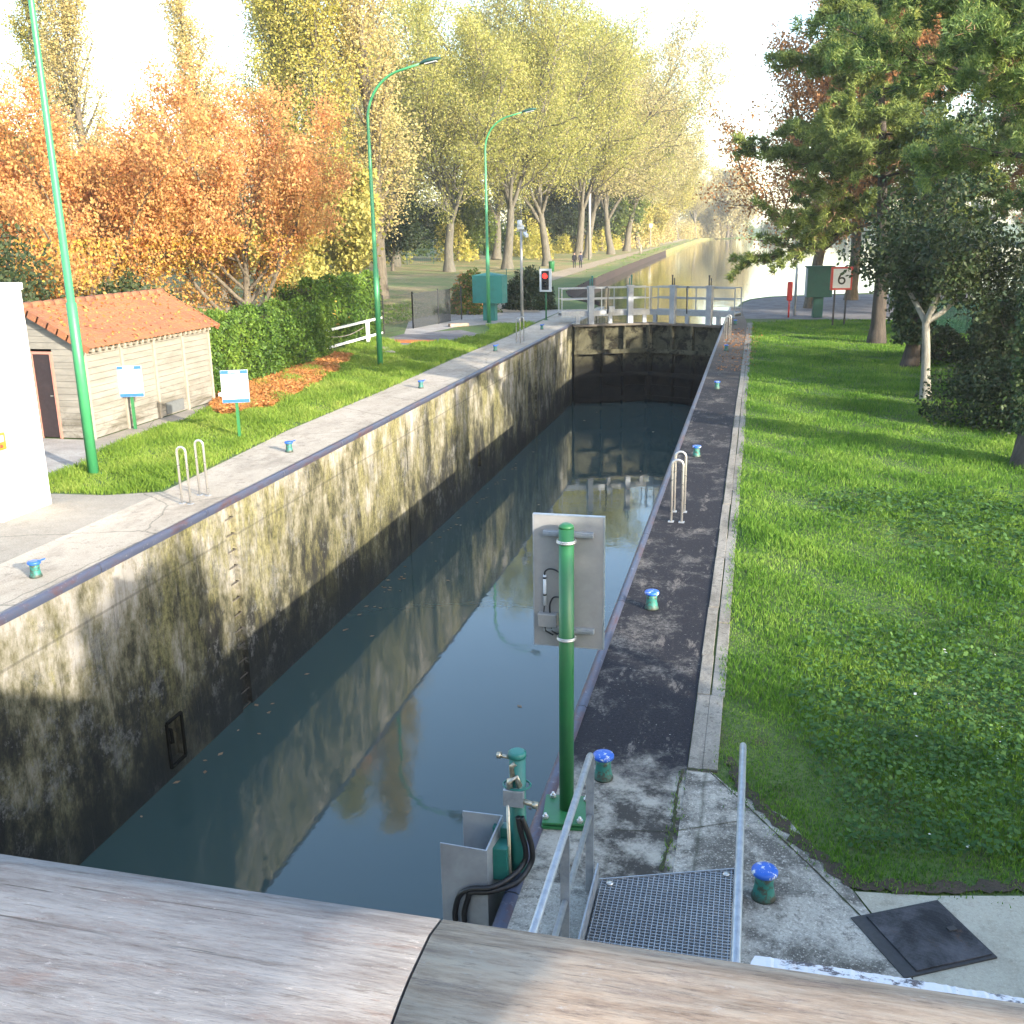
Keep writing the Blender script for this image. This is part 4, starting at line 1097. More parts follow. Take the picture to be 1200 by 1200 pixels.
def railing(label, x, y0, y1, posts, mid):
    t = T('handrail', label, 'handrail', (x, 0, 0))
    m = MB()
    pts = [(0, y0, 1.1), (0, y1 - .05, 1.1), (0, y1, 1.085)]
    m.tube(pts, .024, 12); m.build('top_rail', M['galv'], t)
    for y in posts:
        m = MB(); m.b2((-.028, y - .008, -.1), (.028, y + .008, 1.09)) if mid else m.b2((-.008, y - .028, .02), (.008, y + .028, 1.09)); m.build('post', M['galv'], t)
    if mid:
        m = MB(); m.tube([(0, y0, .62), (0, y1, .62)], .02, 10); m.build('mid_rail', M['galv'], t)
    return t
railing('galvanised handrail with mid rail next to the hydraulic ram', -.97, 1.0, 6.17, [6.16, 5.2, 4.0, 2.6], True)
railing('single galvanised handrail beside the chipped blue bollard', .058, 1.0, 6.53, [4.4, 2.6], False)

# ---- hatch
t = T('access_hatch', 'square dark steel hatch cover set in pale concrete', 'hatch', (1.28, 6.14, 0), .49)
m = MB(); m.b2((-.345, -.3, -.05), (.345, .3, .012)); m.build('frame', M['dark'], t)
m = MB(); m.b2((-.24, -.275, .0125), (.325, .275, .022), bev=.003); m.build('cover', M['hatch'], t)
m = MB(); m.b2((.2, -.02, .0222), (.26, .02, .03)); m.build('lift_handle', M['dark'], t)

# ================================================================== BRIDGE
t = T('road_bridge', 'concrete bridge with peeling white parapet where the viewer stands', 'bridge', (0, 0, 0))
m = MB(); m.b2((-24, -7.5, 2.3), (20, .34, 2.98)); m.build('deck', M['bridge'], t)
m = MB(); m.b2((-24, -7.5, -1), (-10.2, .3, 2.298)); m.b2((1.2, -7.5, -1), (20, .3, 2.298)); m.build('abutment', M['bridge'], t)
# parapet with a slightly uneven front edge
m = MB(); rng = random.Random(3); xs = np.concatenate([np.linspace(-24, -.1, 60), np.linspace(-.09, .5, 190), np.linspace(.52, 20, 90)]); 
pr = []
for x in xs:
    j = .69 + .064 * min(1, max(0, (x - .012) / .012)) + rng.uniform(-.0004, .0004) + .0012 * math.sin(x * 17) + .0007 * math.sin(x * 41 + 1); pr.append((x, j))
vs = []; 
for x, j in pr: vs += [(x, .345, 2.3), (x, j - .02, 2.3), (x, j, 3.9), (x, j, 3.99 + rng.uniform(-.0006, .0006)), (x, j - .008, 4.0 + .001 * math.sin(x * 23) + rng.uniform(-.0006, .0004)), (x, .345, 4.0)]
k = 6; fs = [(i * k + a, i * k + (a + 1) % k, (i + 1) * k + (a + 1) % k, (i + 1) * k + a) for i in range(len(pr) - 1) for a in range(k)]
m.add(vs, [f[::-1] for f in fs]); m.build('parapet', M['parapet'], t)
def beam(name, x0, x1, mat, label, sk0, sk1, bow):
    prof = [(.335, 4.002), (.335, 4.145), (.35, 4.151), (.40, 4.152), (.452, 4.151), (.475, 4.149), (.50, 4.145), (.56, 4.13), (.60, 4.112), (.62, 4.092), (.628, 4.06), (.63, 4.002)]
    m = MB(); n = len(prof); xs = np.linspace(x0, x1, 90); rg = random.Random(x0)
    vs = []
    for i, x in enumerate(xs):
        q = i / 89; e = 0
        for (y, z) in prof:
            sk = (sk0 * (1 - q) if q < .5 else 0) * (y - .48) + (sk1 * (y - .48) if i == 89 else 0)
            wob = .0 if z < 4.01 else .0015 * math.sin(x * 2.3 + y * 9)
            vs.append((x + (sk1 * (y - .48) if i == 89 else 0) + (sk0 * (y - .48) if i == 0 else 0), y, z + wob))
    fs = [(i * n + a, (i + 1) * n + a, (i + 1) * n + (a + 1) % n, i * n + (a + 1) % n) for i in range(89) for a in range(n)]
    m.add(vs, fs, True); m.f.append(list(range(n))); m.f.append([89 * n + a for a in range(n)][::-1]); m.m += [0, 0]; m.sm += [False, False]
    o = m.build(name, mat); return tag(o, label, 'timber rail', 'timber rail pieces on the bridge parapet')
beam('timber_rail', -8.0, -.1929, M['wood_a'], 'silver grey timber rail, the longer piece over the water', 0, -.107, 0)
beam('timber_rail', -.1909, 8.0, M['wood_b'], 'tan timber rail with white stone edge behind it', -.107, 0, 0)
jx = lambda y, e: -.1918 - .107 * (y - .48) + e
o = MB().prism([(jx(.345, -.0019), .345), (jx(.345, .0019), .345), (jx(.62, .0019), .62), (jx(.62, -.0019), .62)], 4.003, 4.088).build('joint_filler', M['brass']); o.parent = bpy.data.objects['timber_rail']

# ================================================================== VEGETATION
def nrm(v): return v / (np.linalg.norm(v) + 1e-9)
class Skel:
    def __init__(s, seed): s.rng = np.random.default_rng(seed); s.paths = []; s.tips = []; s.dirs = []
    def branch(s, p, d, L, r, lev, sp):
        rng = s.rng; seg = sp['seg'][min(lev, len(sp['seg']) - 1)]
        n = max(3, int(L / seg)); step = L / n; pts = [p]; ds = [d]
        up = np.array([0, 0, 1.0]); tr = sp['trop'][min(lev, len(sp['trop']) - 1)]; wob = sp['wob'][min(lev, len(sp['wob']) - 1)]
        for i in range(n):
            d = nrm(d + rng.normal(0, wob, 3) + up * tr); p = p + d * step; pts.append(p); ds.append(d)
        rad = np.linspace(r, max(r * sp.get('tip', .25), .006), n + 1)
        if lev == 0: rad[0] = r * sp.get('flare', 1.35)
        s.paths.append((np.array(pts), rad, lev))
        if lev >= sp['leaf_lev']:
            k0 = int(n * sp.get('bare', .25))
            for i in range(k0, n + 1): s.tips.append(pts[i]); s.dirs.append(ds[i])
        if lev < sp['lev']:
            nc = sp['nc'][lev]; st = sp['st'][lev]; az0 = rng.uniform(0, 6.28)
            for k in range(nc):
                t = st + (1 - st) * (k + rng.uniform(.1, .9)) / nc
                i = min(n, max(1, int(round(t * n))))
                dd = ds[i]; a = nrm(np.cross(dd, up if abs(dd[2]) < .95 else np.array([1.0, 0, 0]))); b = np.cross(dd, a)
                az = az0 + k * 2.4 + rng.normal(0, .4)
                ang = R(sp['ang'][lev] * rng.uniform(.75, 1.25))
                cd_ = nrm(dd * math.cos(ang) + (a * math.cos(az) + b * math.sin(az)) * math.sin(ang))
                if lev >= 1 and sp.get('flat'): cd_ = nrm(cd_ * np.array([1, 1, sp['flat']]))
                sh = sp['shape'](t) if lev == 0 else (1.1 - .6 * t)
                s.branch(pts[i], cd_, L * sp['lr'][lev] * sh * rng.uniform(.75, 1.2), max(rad[i] * sp['rr'][lev], .008), lev + 1, sp)
    def trunk_obj(s, name, mat, parent, minr=.012, sides=(10, 6, 5, 4, 3)):
        V = []; F = []; o = 0
        for pts, rad, lev in s.paths:
            if rad[0] < minr: continue
            k = sides[min(lev, len(sides) - 1)]; n = len(pts)
            t = np.gradient(pts, axis=0); t /= np.linalg.norm(t, axis=1)[:, None] + 1e-9
            ref = np.array([1.0, 0, 0]) if abs(t[0][0]) < .8 else np.array([0, 1.0, 0])
            u = ref - t * (t @ ref)[:, None]; u /= np.linalg.norm(u, axis=1)[:, None] + 1e-9
            w_ = np.cross(t, u); a = np.arange(k) * 2 * pi / k
            ring = pts[:, None, :] + rad[:, None, None] * (np.cos(a)[None, :, None] * u[:, None, :] + np.sin(a)[None, :, None] * w_[:, None, :])
            V.append(ring.reshape(-1, 3))
            i, j = np.meshgrid(np.arange(n - 1), np.arange(k), indexing='ij'); j2 = (j + 1) % k
            F.append((o + np.stack([i * k + j, i * k + j2, (i + 1) * k + j2, (i + 1) * k + j], -1)).reshape(-1, 4)); o += n * k
        return np_mesh(name, np.concatenate(V), np.concatenate(F), mat, parent, True)

def leaf_quads(P, rng, size, aspect=.55, droop=0.0, var=.35):
    n = len(P)
    d = rng.normal(0, 1, (n, 3)); d[:, 2] -= droop; d /= np.linalg.norm(d, axis=1)[:, None]
    e = rng.normal(0, 1, (n, 3)); e -= d * (e * d).sum(1)[:, None]; e /= np.linalg.norm(e, axis=1)[:, None] + 1e-9
    sz = size * rng.uniform(1 - var, 1 + var, n)[:, None]
    V = np.stack([P - d * sz * .5, P + e * sz * aspect * .5, P + d * sz * .5, P - e * sz * aspect * .5], 1).reshape(-1, 3)
    return V, np.arange(4 * n).reshape(n, 4)

def leaves(name, sk, n, size, sig, mat, parent, droop=.3, zmin=None, cull=None):
    rng = sk.rng; tp = np.array(sk.tips); idx = rng.integers(0, len(tp), n)
    P = tp[idx] + rng.normal(0, sig, (n, 3))
    if zmin is not None: P = P[P[:, 2] > zmin]
    if cull is not None: P = P[cull(P)]
    V, F = leaf_quads(P, rng, size, .6, droop)
    return np_mesh(name, V, F, mat, parent)

def tufts(name, sk, n, per, ln, mat, parent, wd=.02, pick=None):
    rng = sk.rng; tp = np.array(sk.tips); dr = np.array(sk.dirs)
    if pick is not None:
        k = pick(tp); tp, dr = tp[k], dr[k]
    idx = rng.integers(0, len(tp), n); C = tp[idx] + rng.normal(0, .07, (n, 3)); D = dr[idx] + np.array([0, 0, .5])
    C = np.repeat(C, per, 0); D = np.repeat(D, per, 0); m_ = len(C)
    d = rng.normal(0, 1, (m_, 3)) + D * .7; d /= np.linalg.norm(d, axis=1)[:, None]
    e = np.cross(d, rng.normal(0, 1, (m_, 3))); e /= np.linalg.norm(e, axis=1)[:, None] + 1e-9
    l_ = ln * rng.uniform(.6, 1.2, m_)[:, None]
    B = C + rng.normal(0, .05, (m_, 3))
    V = np.stack([B - e * wd, B + e * wd, B + d * l_], 1).reshape(-1, 3)
    return np_mesh(name, V, np.arange(3 * m_).reshape(m_, 3), mat, parent)

def tree(name, label, loc, sk, bmat, group=None, cat='tree', rz=0):
    t = T(name, label, cat, loc, rz, group); sk.trunk_obj('trunk', bmat, t); return t

Z0 = np.zeros(3); UP = np.array([0, 0, 1.0])
# ---- orange cherries behind the shed
SP_CH = dict(seg=[.5, .5, .4, .35], trop=[.02, .06, .07, .06], wob=[.06, .1, .14, .18], lev=3, leaf_lev=2, nc=[15, 8, 6], st=[.14, .22, .2], ang=[54, 42, 40], lr=[1.35, .5, .5], rr=[.55, .5, .5], shape=lambda t: 1.15 - .35 * t, bare=.1)
def cherry(label, loc, seed, L, n, gold):
    sk = Skel(seed); sk.branch(Z0, UP, L, .24, 0, SP_CH)
    t = tree('cherry_tree', label, loc, sk, M['bark_grey'], 'orange leaved trees behind the shed')
    leaves('crown', sk, int(n * 1.9), .115, .2, M['l_orange'], t, .8)
    leaves('crown', sk, int(n * 1.1), .12, .34, M['l_gold'], t, .8, cull=lambda P: P[:, 2] < L * 1.0)
    return t
cherry('broad orange leaved tree rising behind the shed, left of its roof', (-22.8, 31.5, 0), 11, 4.6, 42000, 0)
cherry('orange leaved tree overhanging the hedge, right of the shed roof', (-18.9, 35.5, 0), 23, 4.6, 42000, 0)
c3 = cherry('orange leaved tree at the left picture edge, behind the white building', (-28.0, 33.5, 0), 31, 4.2, 26000, 0)

# ---- lombardy poplars
SP_PO = dict(seg=[1.2, .8, .5], trop=[.0, .12, .1], wob=[.015, .06, .12], lev=2, leaf_lev=1, nc=[64, 6], st=[.1, .25], ang=[30, 32], lr=[.2, .42], rr=[.4, .5], shape=lambda t: (.55 + 1.0 * t if t < .45 else 1.2 - 1.0 * t) , bare=.25, tip=.1)
pops = []
for k, (mat, seed) in enumerate((('l_poplar', 41), ('l_poplar2', 43))):
    sk = Skel(seed); sk.branch(Z0, UP, 30, .42, 0, SP_PO)
    t = tree('lombardy_poplar', 'x', (0, 0, 0), sk, M['bark_grey'], 'tall columnar poplars')
    leaves('crown', sk, 32000, .17, .38, M[mat], t, .5)
    pops.append(t)
pl = [(-31.0, 66, 1, 0, 'leftmost tall poplar of the dense yellow green clump'), (-28.3, 64, .98, 0, 'middle poplar of the dense yellow green clump'), (-25.4, 67, 1.02, 1, 'tan yellow poplar on the right of the dense clump, beside the green lamp'),
      (-28.0, 50, .61, 1, 'single tan poplar standing between the two orange trees'), (-53.0, 75, 1, 1, 'tan poplar behind the first orange tree, to the right of the thick lamp post'), (-57.5, 76, 1.02, 0, 'yellow green poplar at the far left behind the thick lamp post'),
      (-33.8, 70, .95, 1, 'thin tan poplar tucked behind the dense yellow green clump')]
used = set()
for i, (x, y, s, k, lab) in enumerate(pl):
    if k not in used: o = pops[k]; used.add(k); o.location = (x, y, 0); o['label'] = lab; o.scale = (s * 1.15, s * 1.15, s)
    else: copy_thing(pops[k], (x, y, 0), i * 1.7, lab, None, (s * 1.15, s * 1.15, s))

# ---- big towpath trees (three models, each repeated)
SP_BG = dict(seg=[1.0, 1.1, .8, .6], trop=[.01, .04, .04, .0], wob=[.05, .06, .1, .15], lev=3, leaf_lev=2, nc=[6, 15, 8], st=[.7, .1, .2], ang=[25, 50, 45], lr=[2.9, .42, .5], rr=[.62, .5, .5], shape=lambda t: 1.0, bare=.2, tip=.55)
def bigtree(seed, L, n, mat, size=.36, sig=.5, nm='towpath_tree'):
    sp = dict(SP_BG); sk = Skel(seed); sk.branch(Z0, nrm(np.array([.05, 0, 1.0])), L, .52, 0, sp)
    for i, (p, r_, lv) in enumerate(sk.paths):
        if lv >= 1: sk.paths[i] = (p, np.linspace(r_[0], r_[0] * .2, len(r_)), lv)
    t = tree(nm, 'x', (0, 0, 0), sk, M['bark_pale'], 'tall autumn trees along the towpath')
    leaves('crown', sk, n, size, sig, mat, t, .5)
    return t
bt = [bigtree(101, 6.4, 68000, M['l_big'], .19, .5), bigtree(107, 6.6, 68000, M['l_big'], .19, .5), bigtree(113, 6.2, 60000, M['l_tan'], .25, .6), bigtree(127, 6.0, 50000, M['l_yel'], .28, .6)]
bp = [(-32.0, 105, 0, 1.1, 'large pale yellow tree forking low, left of the teal cabinet'), (-27.6, 113, 1, 1.15, 'large pale tree behind the camera mast, by the towpath'), (-25.2, 124, 0, 1.12, 'large towpath tree with thick trunk, left of the green bin'),
      (-24.4, 141, 1, 1.2, 'large leaning towpath tree behind the green bin'), (-26.2, 160, 2, 1.25, 'straw coloured tree behind the two walkers'), (-25.2, 180, 1, 1.3, 'towpath tree just past the tall utility pole'),
      (-25.5, 204, 2, 1.35, 'straw coloured towpath tree carrying dark mistletoe balls'), (-26.5, 232, 2, 1.3, 'pale tree near the thin white headed post'), (-27.5, 266, 2, 1.35, 'straw coloured tree farther along the towpath'),
      (-29, 304, 3, 1.3, 'yellow tree beyond the straw coloured ones on the bank'), (-31, 345, 2, 1.35, 'distant straw coloured bank tree before the canal bend'), (-30, 392, 3, 1.25, 'distant yellow bank tree before the canal bend'),
      (-42, 116, 2, 1.05, 'tan tree in the second row behind the low forking tree'), (-37, 145, 1, 1.2, 'yellow green tree in the second row behind the towpath'), (-52, 128, 1, 1.05, 'yellow green tree farther back behind the dense poplars'),
      (-34, 190, 2, 1.3, 'tall straw coloured tree in the second row beyond the walkers'), (-26, 440, 2, 1.25, 'straw coloured tree at the canal bend, leftmost of the row')]
usd = set(); mist_tree = None
for i, (x, y, k, s, lab) in enumerate(bp):
    if k not in usd: o = bt[k]; usd.add(k); o.location = (x, y, gz(x, y)); o['label'] = lab; o.scale = (s, s, s)
    else: o = copy_thing(bt[k], (x, y, gz(x, y)), i * 2.1, lab, None, s)
    if 'mistletoe' in lab: mist_tree = o
rng = np.random.default_rng(4)
mi = Matrix.Rotation(-mist_tree.rotation_euler[2], 3, 'Z')
for c, r_ in (((6.2, -5.5, 13.2), .95), ((4.0, -6.5, 15.6), .85)):
    c = mi @ Vector(c)
    P_ = rng.normal(0, 1, (1500, 3)); P_ /= np.linalg.norm(P_, axis=1)[:, None]; P_ *= rng.uniform(.3, 1, (1500, 1)) * r_
    V, F = leaf_quads(P_ + np.array(c), rng, .25, .5); np_mesh('mistletoe', V, F, M['l_dark'], mist_tree)

# ---- bushy broadleaf model used for far and background trees
SP_BU = dict(seg=[.8, .8, .6], trop=[.0, .05, .03], wob=[.05, .1, .15], lev=2, leaf_lev=1, nc=[16, 8], st=[.12, .2], ang=[55, 45], lr=[.62, .5], rr=[.5, .5], shape=lambda t: 1.15 - .75 * t, bare=.15, tip=.2)
def bushy(seed, H, n, mat, size, sig, nm, bmat='bark_grey', grp=None):
    sk = Skel(seed); sk.branch(Z0, UP, H, H * .028, 0, SP_BU)
    t = tree(nm, 'x', (0, 0, 0), sk, M[bmat], grp); leaves('crown', sk, n, size, sig, mat, t, .4); return t
bu = {'g': bushy(201, 12, 14000, M['l_green'], .5, .6, 'broadleaf_tree'), 'd': bushy(203, 12, 14000, M['l_dark'], .5, .6, 'broadleaf_tree'), 'y': bushy(207, 12, 14000, M['l_yel'], .5, .6, 'broadleaf_tree'), 't': bushy(211, 12, 13000, M['l_tan'], .5, .6, 'broadleaf_tree')}
bb = [(-24.8, 59, 'y', .58, 'bright yellow green small tree between lamp and poplars'), (-27.6, 57, 'y', .5, 'low yellow small tree at the foot of the dense poplars'), (-49, 136, 'd', .9, 'dark bushy tree in the shade behind the long dark fence'), (-41, 139, 'g', .75, 'green bushy tree behind the long dark fence, middle one'),
      (-57, 128, 'g', .9, 'green bushy tree behind the long dark fence, far side'), (-34.5, 168, 'd', .85, 'dark bushy tree behind the green litter bin'), (-31.5, 186, 'd', 1.0, 'dark bushy tree behind the two walkers'), (-30.5, 205, 'g', 1.1, 'full green tree leaning over the towpath bend'),
      (-29.6, 230, 'g', .95, 'green tree right of the utility pole'), (-28.5, 252, 'y', .75, 'golden low tree by the thin white headed post'), (-29, 290, 'y', .8, 'golden low tree farther on the bank'), (-31, 345, 't', .9, 'tan low tree on the far bank'),
      (-14, 470, 't', 2.1, 'straw coloured tree at the canal bend, beside the yellow one'), (-13, 500, 'y', 1.7, 'yellow tree at the canal bend'), (8, 552, 't', .75, 'tan tree closing the canal view'), (24, 566, 'y', .7, 'yellow tree closing the canal view beside the conifer'),
      (42, 560, 'd', .8, 'dark tree on the far shore behind the conifer'), (62, 548, 't', .8, 'tan tree on the far shore behind the conifer'), (80, 420, 'd', .8, 'dark tree on the right shore behind the green cabinet'), (74, 320, 'g', .8, 'green tree on the right shore behind the green cabinet'),
      (68, 245, 't', .9, 'tan tree on the right shore behind the speed sign'), (-70, 90, 'g', 1.0, 'green tree behind the far left poplars'), (-62, 100, 'd', .8, 'dark tree behind the far left poplars'),
      (-36, 78, 'y', .7, 'yellow green low tree behind the dense poplar clump'), (-46, 84, 'd', .6, 'dark low tree behind the single tan poplar'), (-38, 104, 'd', .55, 'small dark tree left of the low forking tree')]
usd = set()
for i, (x, y, k, s, lab) in enumerate(bb):
    if k not in usd: o = bu[k]; usd.add(k); o.location = (x, y, gz(x, y)); o['label'] = lab; o.scale = (s, s, s); o['group'] = 'background broadleaf trees'
    else: copy_thing(bu[k], (x, y, gz(x, y)), i * 1.3, lab, 'background broadleaf trees', s)

# ---- right side: conifer, pine, copper tree, ivy trunks
SP_CE = dict(seg=[.8, .5, .35], trop=[.0, .012, .0], wob=[.02, .05, .1], lev=2, leaf_lev=1, nc=[46, 9], st=[.24, .22], ang=[82, 48], lr=[.385, .34], rr=[.32, .45], shape=lambda t: 1.22 - 1.0 * t, bare=.25, tip=.12, flat=.45)
sk = Skel(301); sk.branch(Z0, UP, 13.6, .3, 0, dict(SP_CE, nc=[52, 10], lr=[.48, .34], st=[.33, .22]))
t = tree('conifer', 'wide spreading light green conifer at the end of the right lawn', (4.8, 43.2, -.02), sk, M['bark_pine'])
tufts('crown', sk, 13000, 17, .25, M['l_cedar'], t, .027)
tufts('dead_needles', sk, 350, 14, .3, M['l_brown'], t, .02, lambda p: (p[:, 2] < 7))
SP_PI = dict(seg=[.8, .5, .35], trop=[.0, .03, .05], wob=[.04, .09, .14], lev=2, leaf_lev=1, nc=[40, 10], st=[.37, .25], ang=[75, 45], lr=[.33, .42], rr=[.26, .5], shape=lambda t: 1.1 - .6 * t, bare=.3, tip=.2, flat=.6)
sk = Skel(333); sk.branch(Z0, nrm(np.array([.03, 0, 1.0])), 14, .4, 0, SP_PI)
pine = tree('pine_tree', 'big dark pine with ivy round its trunk at the lawn edge', (5.5, 20.9, -.02), sk, M['bark_pine'])
tufts('crown', sk, 9500, 30, .15, M['l_pine'], pine, .013)
tufts('dead_needles', sk, 450, 24, .14, M['l_brown'], pine, .008)
SP_PI2 = dict(SP_PI); sk = Skel(337); sk.branch(Z0, UP, 15, .32, 0, SP_PI2)
pine2 = tree('pine_tree', 'pine standing behind the green fence and the ivy covered trunk', (12.5, 45, -.02), sk, M['bark_pine'])
tufts('crown', sk, 6500, 20, .24, M['l_pine'], pine2, .026); tufts('dead_needles', sk, 600, 16, .3, M['l_brown'], pine2, .018)

def ivy_on(parent, h0, h1, r0, r1, n, size, seed, wob=.12, off=(0, 0)):
    rng = np.random.default_rng(seed); z = rng.uniform(h0, h1, n); a = rng.uniform(0, 2 * pi, n)
    rr = (r0 + (r1 - r0) * (z - h0) / (h1 - h0)) * (1 + .18 * np.sin(3 * a + z * 2.2)) + np.abs(rng.normal(0, wob, n))
    P_ = np.stack([off[0] + rr * np.cos(a), off[1] + rr * np.sin(a), z], 1)
    V, F = leaf_quads(P_, rng, size, .8, .5); return np_mesh('ivy', V, F, M['l_ivy'], parent)
ivy_on(pine, .7, 5.2, .42, .55, 7000, .1, 5, .1)
sk = Skel(341); sk.branch(Z0, UP, 8, .24, 0, dict(SP_BU, nc=[14, 6], st=[.3, .2], lr=[.36, .5]))
t = tree('ivy_clad_tree', 'dark tree with ivy covered trunk between the conifer and the pale slim trunk', (5.1, 35.9, -.02), sk, M['bark_pine'])
ivy_on(t, .8, 4.6, .3, .75, 8000, .13, 6, .16)
leaves('crown', sk, 5000, .16, .3, M['l_ivy'], t, .4)
# pale slim forked tree
sk = Skel(351)
sk.branch(np.array([0, 0, 0.0]), nrm(np.array([-.1, 0, 1.0])), 2.1, .13, 0, dict(SP_BU, lev=0, leaf_lev=9, tip=.75, wob=[.03], trop=[0]))
top = sk.paths[-1][0][-1]
sp = dict(seg=[.4, .35, .3], trop=[.03, .02, .0], wob=[.09, .12, .16], lev=2, leaf_lev=1, nc=[9, 6], st=[.3, .2], ang=[50, 45], lr=[.45, .5], rr=[.5, .5], shape=lambda t: 1.0, bare=.2, tip=.2, flare=1)
for d in ((-.55, .1, 1), (.95, .0, .75), (.5, .6, .9), (.25, -.5, 1.0)): sk.branch(top, nrm(np.array(d)), 2.3, .085, 0, sp)
t = tree('slim_tree', 'slim tree with whitish forked trunk and dark leafy crown', (4.62, 29.0, -.02), sk, M['bark_white'])
leaves('crown', sk, 9000, .12, .24, M['l_dark'], t, .4); leaves('crown', sk, 3500, .12, .22, M['l_ivy'], t, .4)
# copper tree and pale sparse tree behind
sk = Skel(361); sk.branch(Z0, UP, 17, .34, 0, dict(SP_BU, nc=[44, 14], lr=[.47, .42], st=[.18, .15], shape=lambda t: 1.15 - .65 * t))
t = tree('copper_tree', 'copper orange tree showing behind the conifer', (3.1, 62, -.02), sk, M['bark_grey']); leaves('crown', sk, 100000, .17, .3, M['l_copper'], t, .5)
sk = Skel(367); sk.branch(Z0, UP, 21, .36, 0, dict(SP_BU, nc=[24, 9], lr=[.4, .5], ang=[38, 40], st=[.2, .2]))
t = tree('sparse_tree', 'thin grey green tree rising behind the copper tree', (5.9, 69, -.02), sk, M['bark_grey']); leaves('crown', sk, 16000, .22, .5, M['l_greyg'], t, .5)
for i, (x, y, s, lab) in enumerate([(15, 52, .85, 'copper tree at the right picture edge behind the green fence'), (19, 66, 1.0, 'copper tree farther back on the right bank')]):
    copy_thing(bpy.data.objects['copper_tree'], (x, y, -.02), 2.0 + i, lab, None, s)
for i, (x, y, k, s, lab) in enumerate([(18, 41, 'd', .9, 'dark broadleaf tree behind the shrubs near the green fence'), (14.5, 27, 'g', .7, 'green broadleaf tree standing behind the dark shrubs'), (22, 58, 'd', 1.2, 'dark broadleaf tree deep in the right bank')]):
    copy_thing(bu[k], (x, y, -.02), i * 2.2, lab, 'background broadleaf trees', s)

# ---- shrubs and hedges
def blob_leaves(rng, n, rad, lumps, zflat=.0):
    d = rng.normal(0, 1, (n, 3)); d /= np.linalg.norm(d, axis=1)[:, None]; d[:, 2] = np.abs(d[:, 2])
    f = np.ones(n)
    for k in range(6):
        q = rng.normal(0, 1, 3); q /= np.linalg.norm(q); f += lumps * np.maximum(0, d @ q) ** 6 * rng.uniform(-.6, 1)
    r_ = np.maximum(.35, f) * rng.uniform(.5, 1.05, n) ** .5 * (1 + .1 * np.sin(d[:, 0] * 9 + d[:, 2] * 7) * np.sin(d[:, 1] * 8 + 2 * d[:, 2]))
    return d * r_[:, None] * np.array(rad)
def shrub(label, loc, rad, n, size, mat, seed, name='shrub', mat2=None):
    rng = np.random.default_rng(seed); t = T(name, label, 'shrub', loc, 0, 'shrubs beside the lawns')
    V, F = leaf_quads(blob_leaves(rng, n, rad, .75), rng, size, .6, .2); np_mesh('foliage', V, F, M[mat], t)
    if mat2: V, F = leaf_quads(blob_leaves(rng, n // 5, tuple(x * 1.04 for x in rad), .5), rng, size, .6, .2); np_mesh('foliage', V, F, M[mat2], t)
    m = MB(); rg = random.Random(seed)
    for k in range(9):
        a = rg.uniform(0, 6.28); q = rg.uniform(.3, .75)
        m.tube([(0, 0, 0), (rad[0] * q * .5 * math.cos(a), rad[1] * q * .5 * math.sin(a), rad[2] * .45), (rad[0] * q * math.cos(a), rad[1] * q * math.sin(a), rad[2] * .8)], [.035, .025, .012], 5)
    m.build('stems', M['bark_grey'], t); return t
shrub('low rounded dark shrub in front of its group, beside the slim pale trunk', (6.15, 25.4, 0), (1.45, 1.3, 1.55), 9000, .1, 'l_dark', 71, mat2='l_ivy')
shrub('tall dark shrub behind the low rounded one', (7.2, 29.5, 0), (1.9, 1.8, 2.7), 11000, .12, 'l_dark', 73)
shrub('dark shrub between the pine trunk and the low rounded shrub', (8.0, 24.2, 0), (1.7, 1.6, 2.6), 9000, .12, 'l_dark', 75, mat2='l_ivy')
shrub('dark shrub farther back under the green fence', (8.6, 36, 0), (1.8, 1.7, 2.0), 8000, .13, 'l_dark', 77)
shrub('small dark shrub at the base of the ivy covered tree', (6.3, 37.5, 0), (.9, .9, 1.2), 4000, .12, 'l_dark', 78)
shrub('green shrub with reddish leaves next to the teal cabinet', (-16.2, 57.5, 0), (1.4, 1.3, 2.3), 7000, .16, 'l_green', 79, mat2='l_copper')
shrub('dark green shrub behind the teal cabinet', (-13.4, 60.5, 0), (1.6, 1.3, 2.4), 6000, .17, 'l_dark', 81)
shrub('small green leafy shrub at the foot of the hedge by the shed corner', (-15.9, 27.6, 0), (.6, .7, .9), 3000, .1, 'l_hedge', 83)
shrub('dark shrub behind the shed roof, under the orange tree', (-19.6, 29, 0), (1.6, 1.6, 3.3), 8000, .14, 'l_dark', 85)
shrub('dark tall shrub behind the white building', (-20, 22.0, 0), (2.0, 2.4, 3.9), 11000, .14, 'l_dark', 87)
shrub('dark tall shrub left of the shed back wall', (-22.5, 26.0, 0), (2.4, 2.4, 3.7), 10000, .15, 'l_dark', 88)
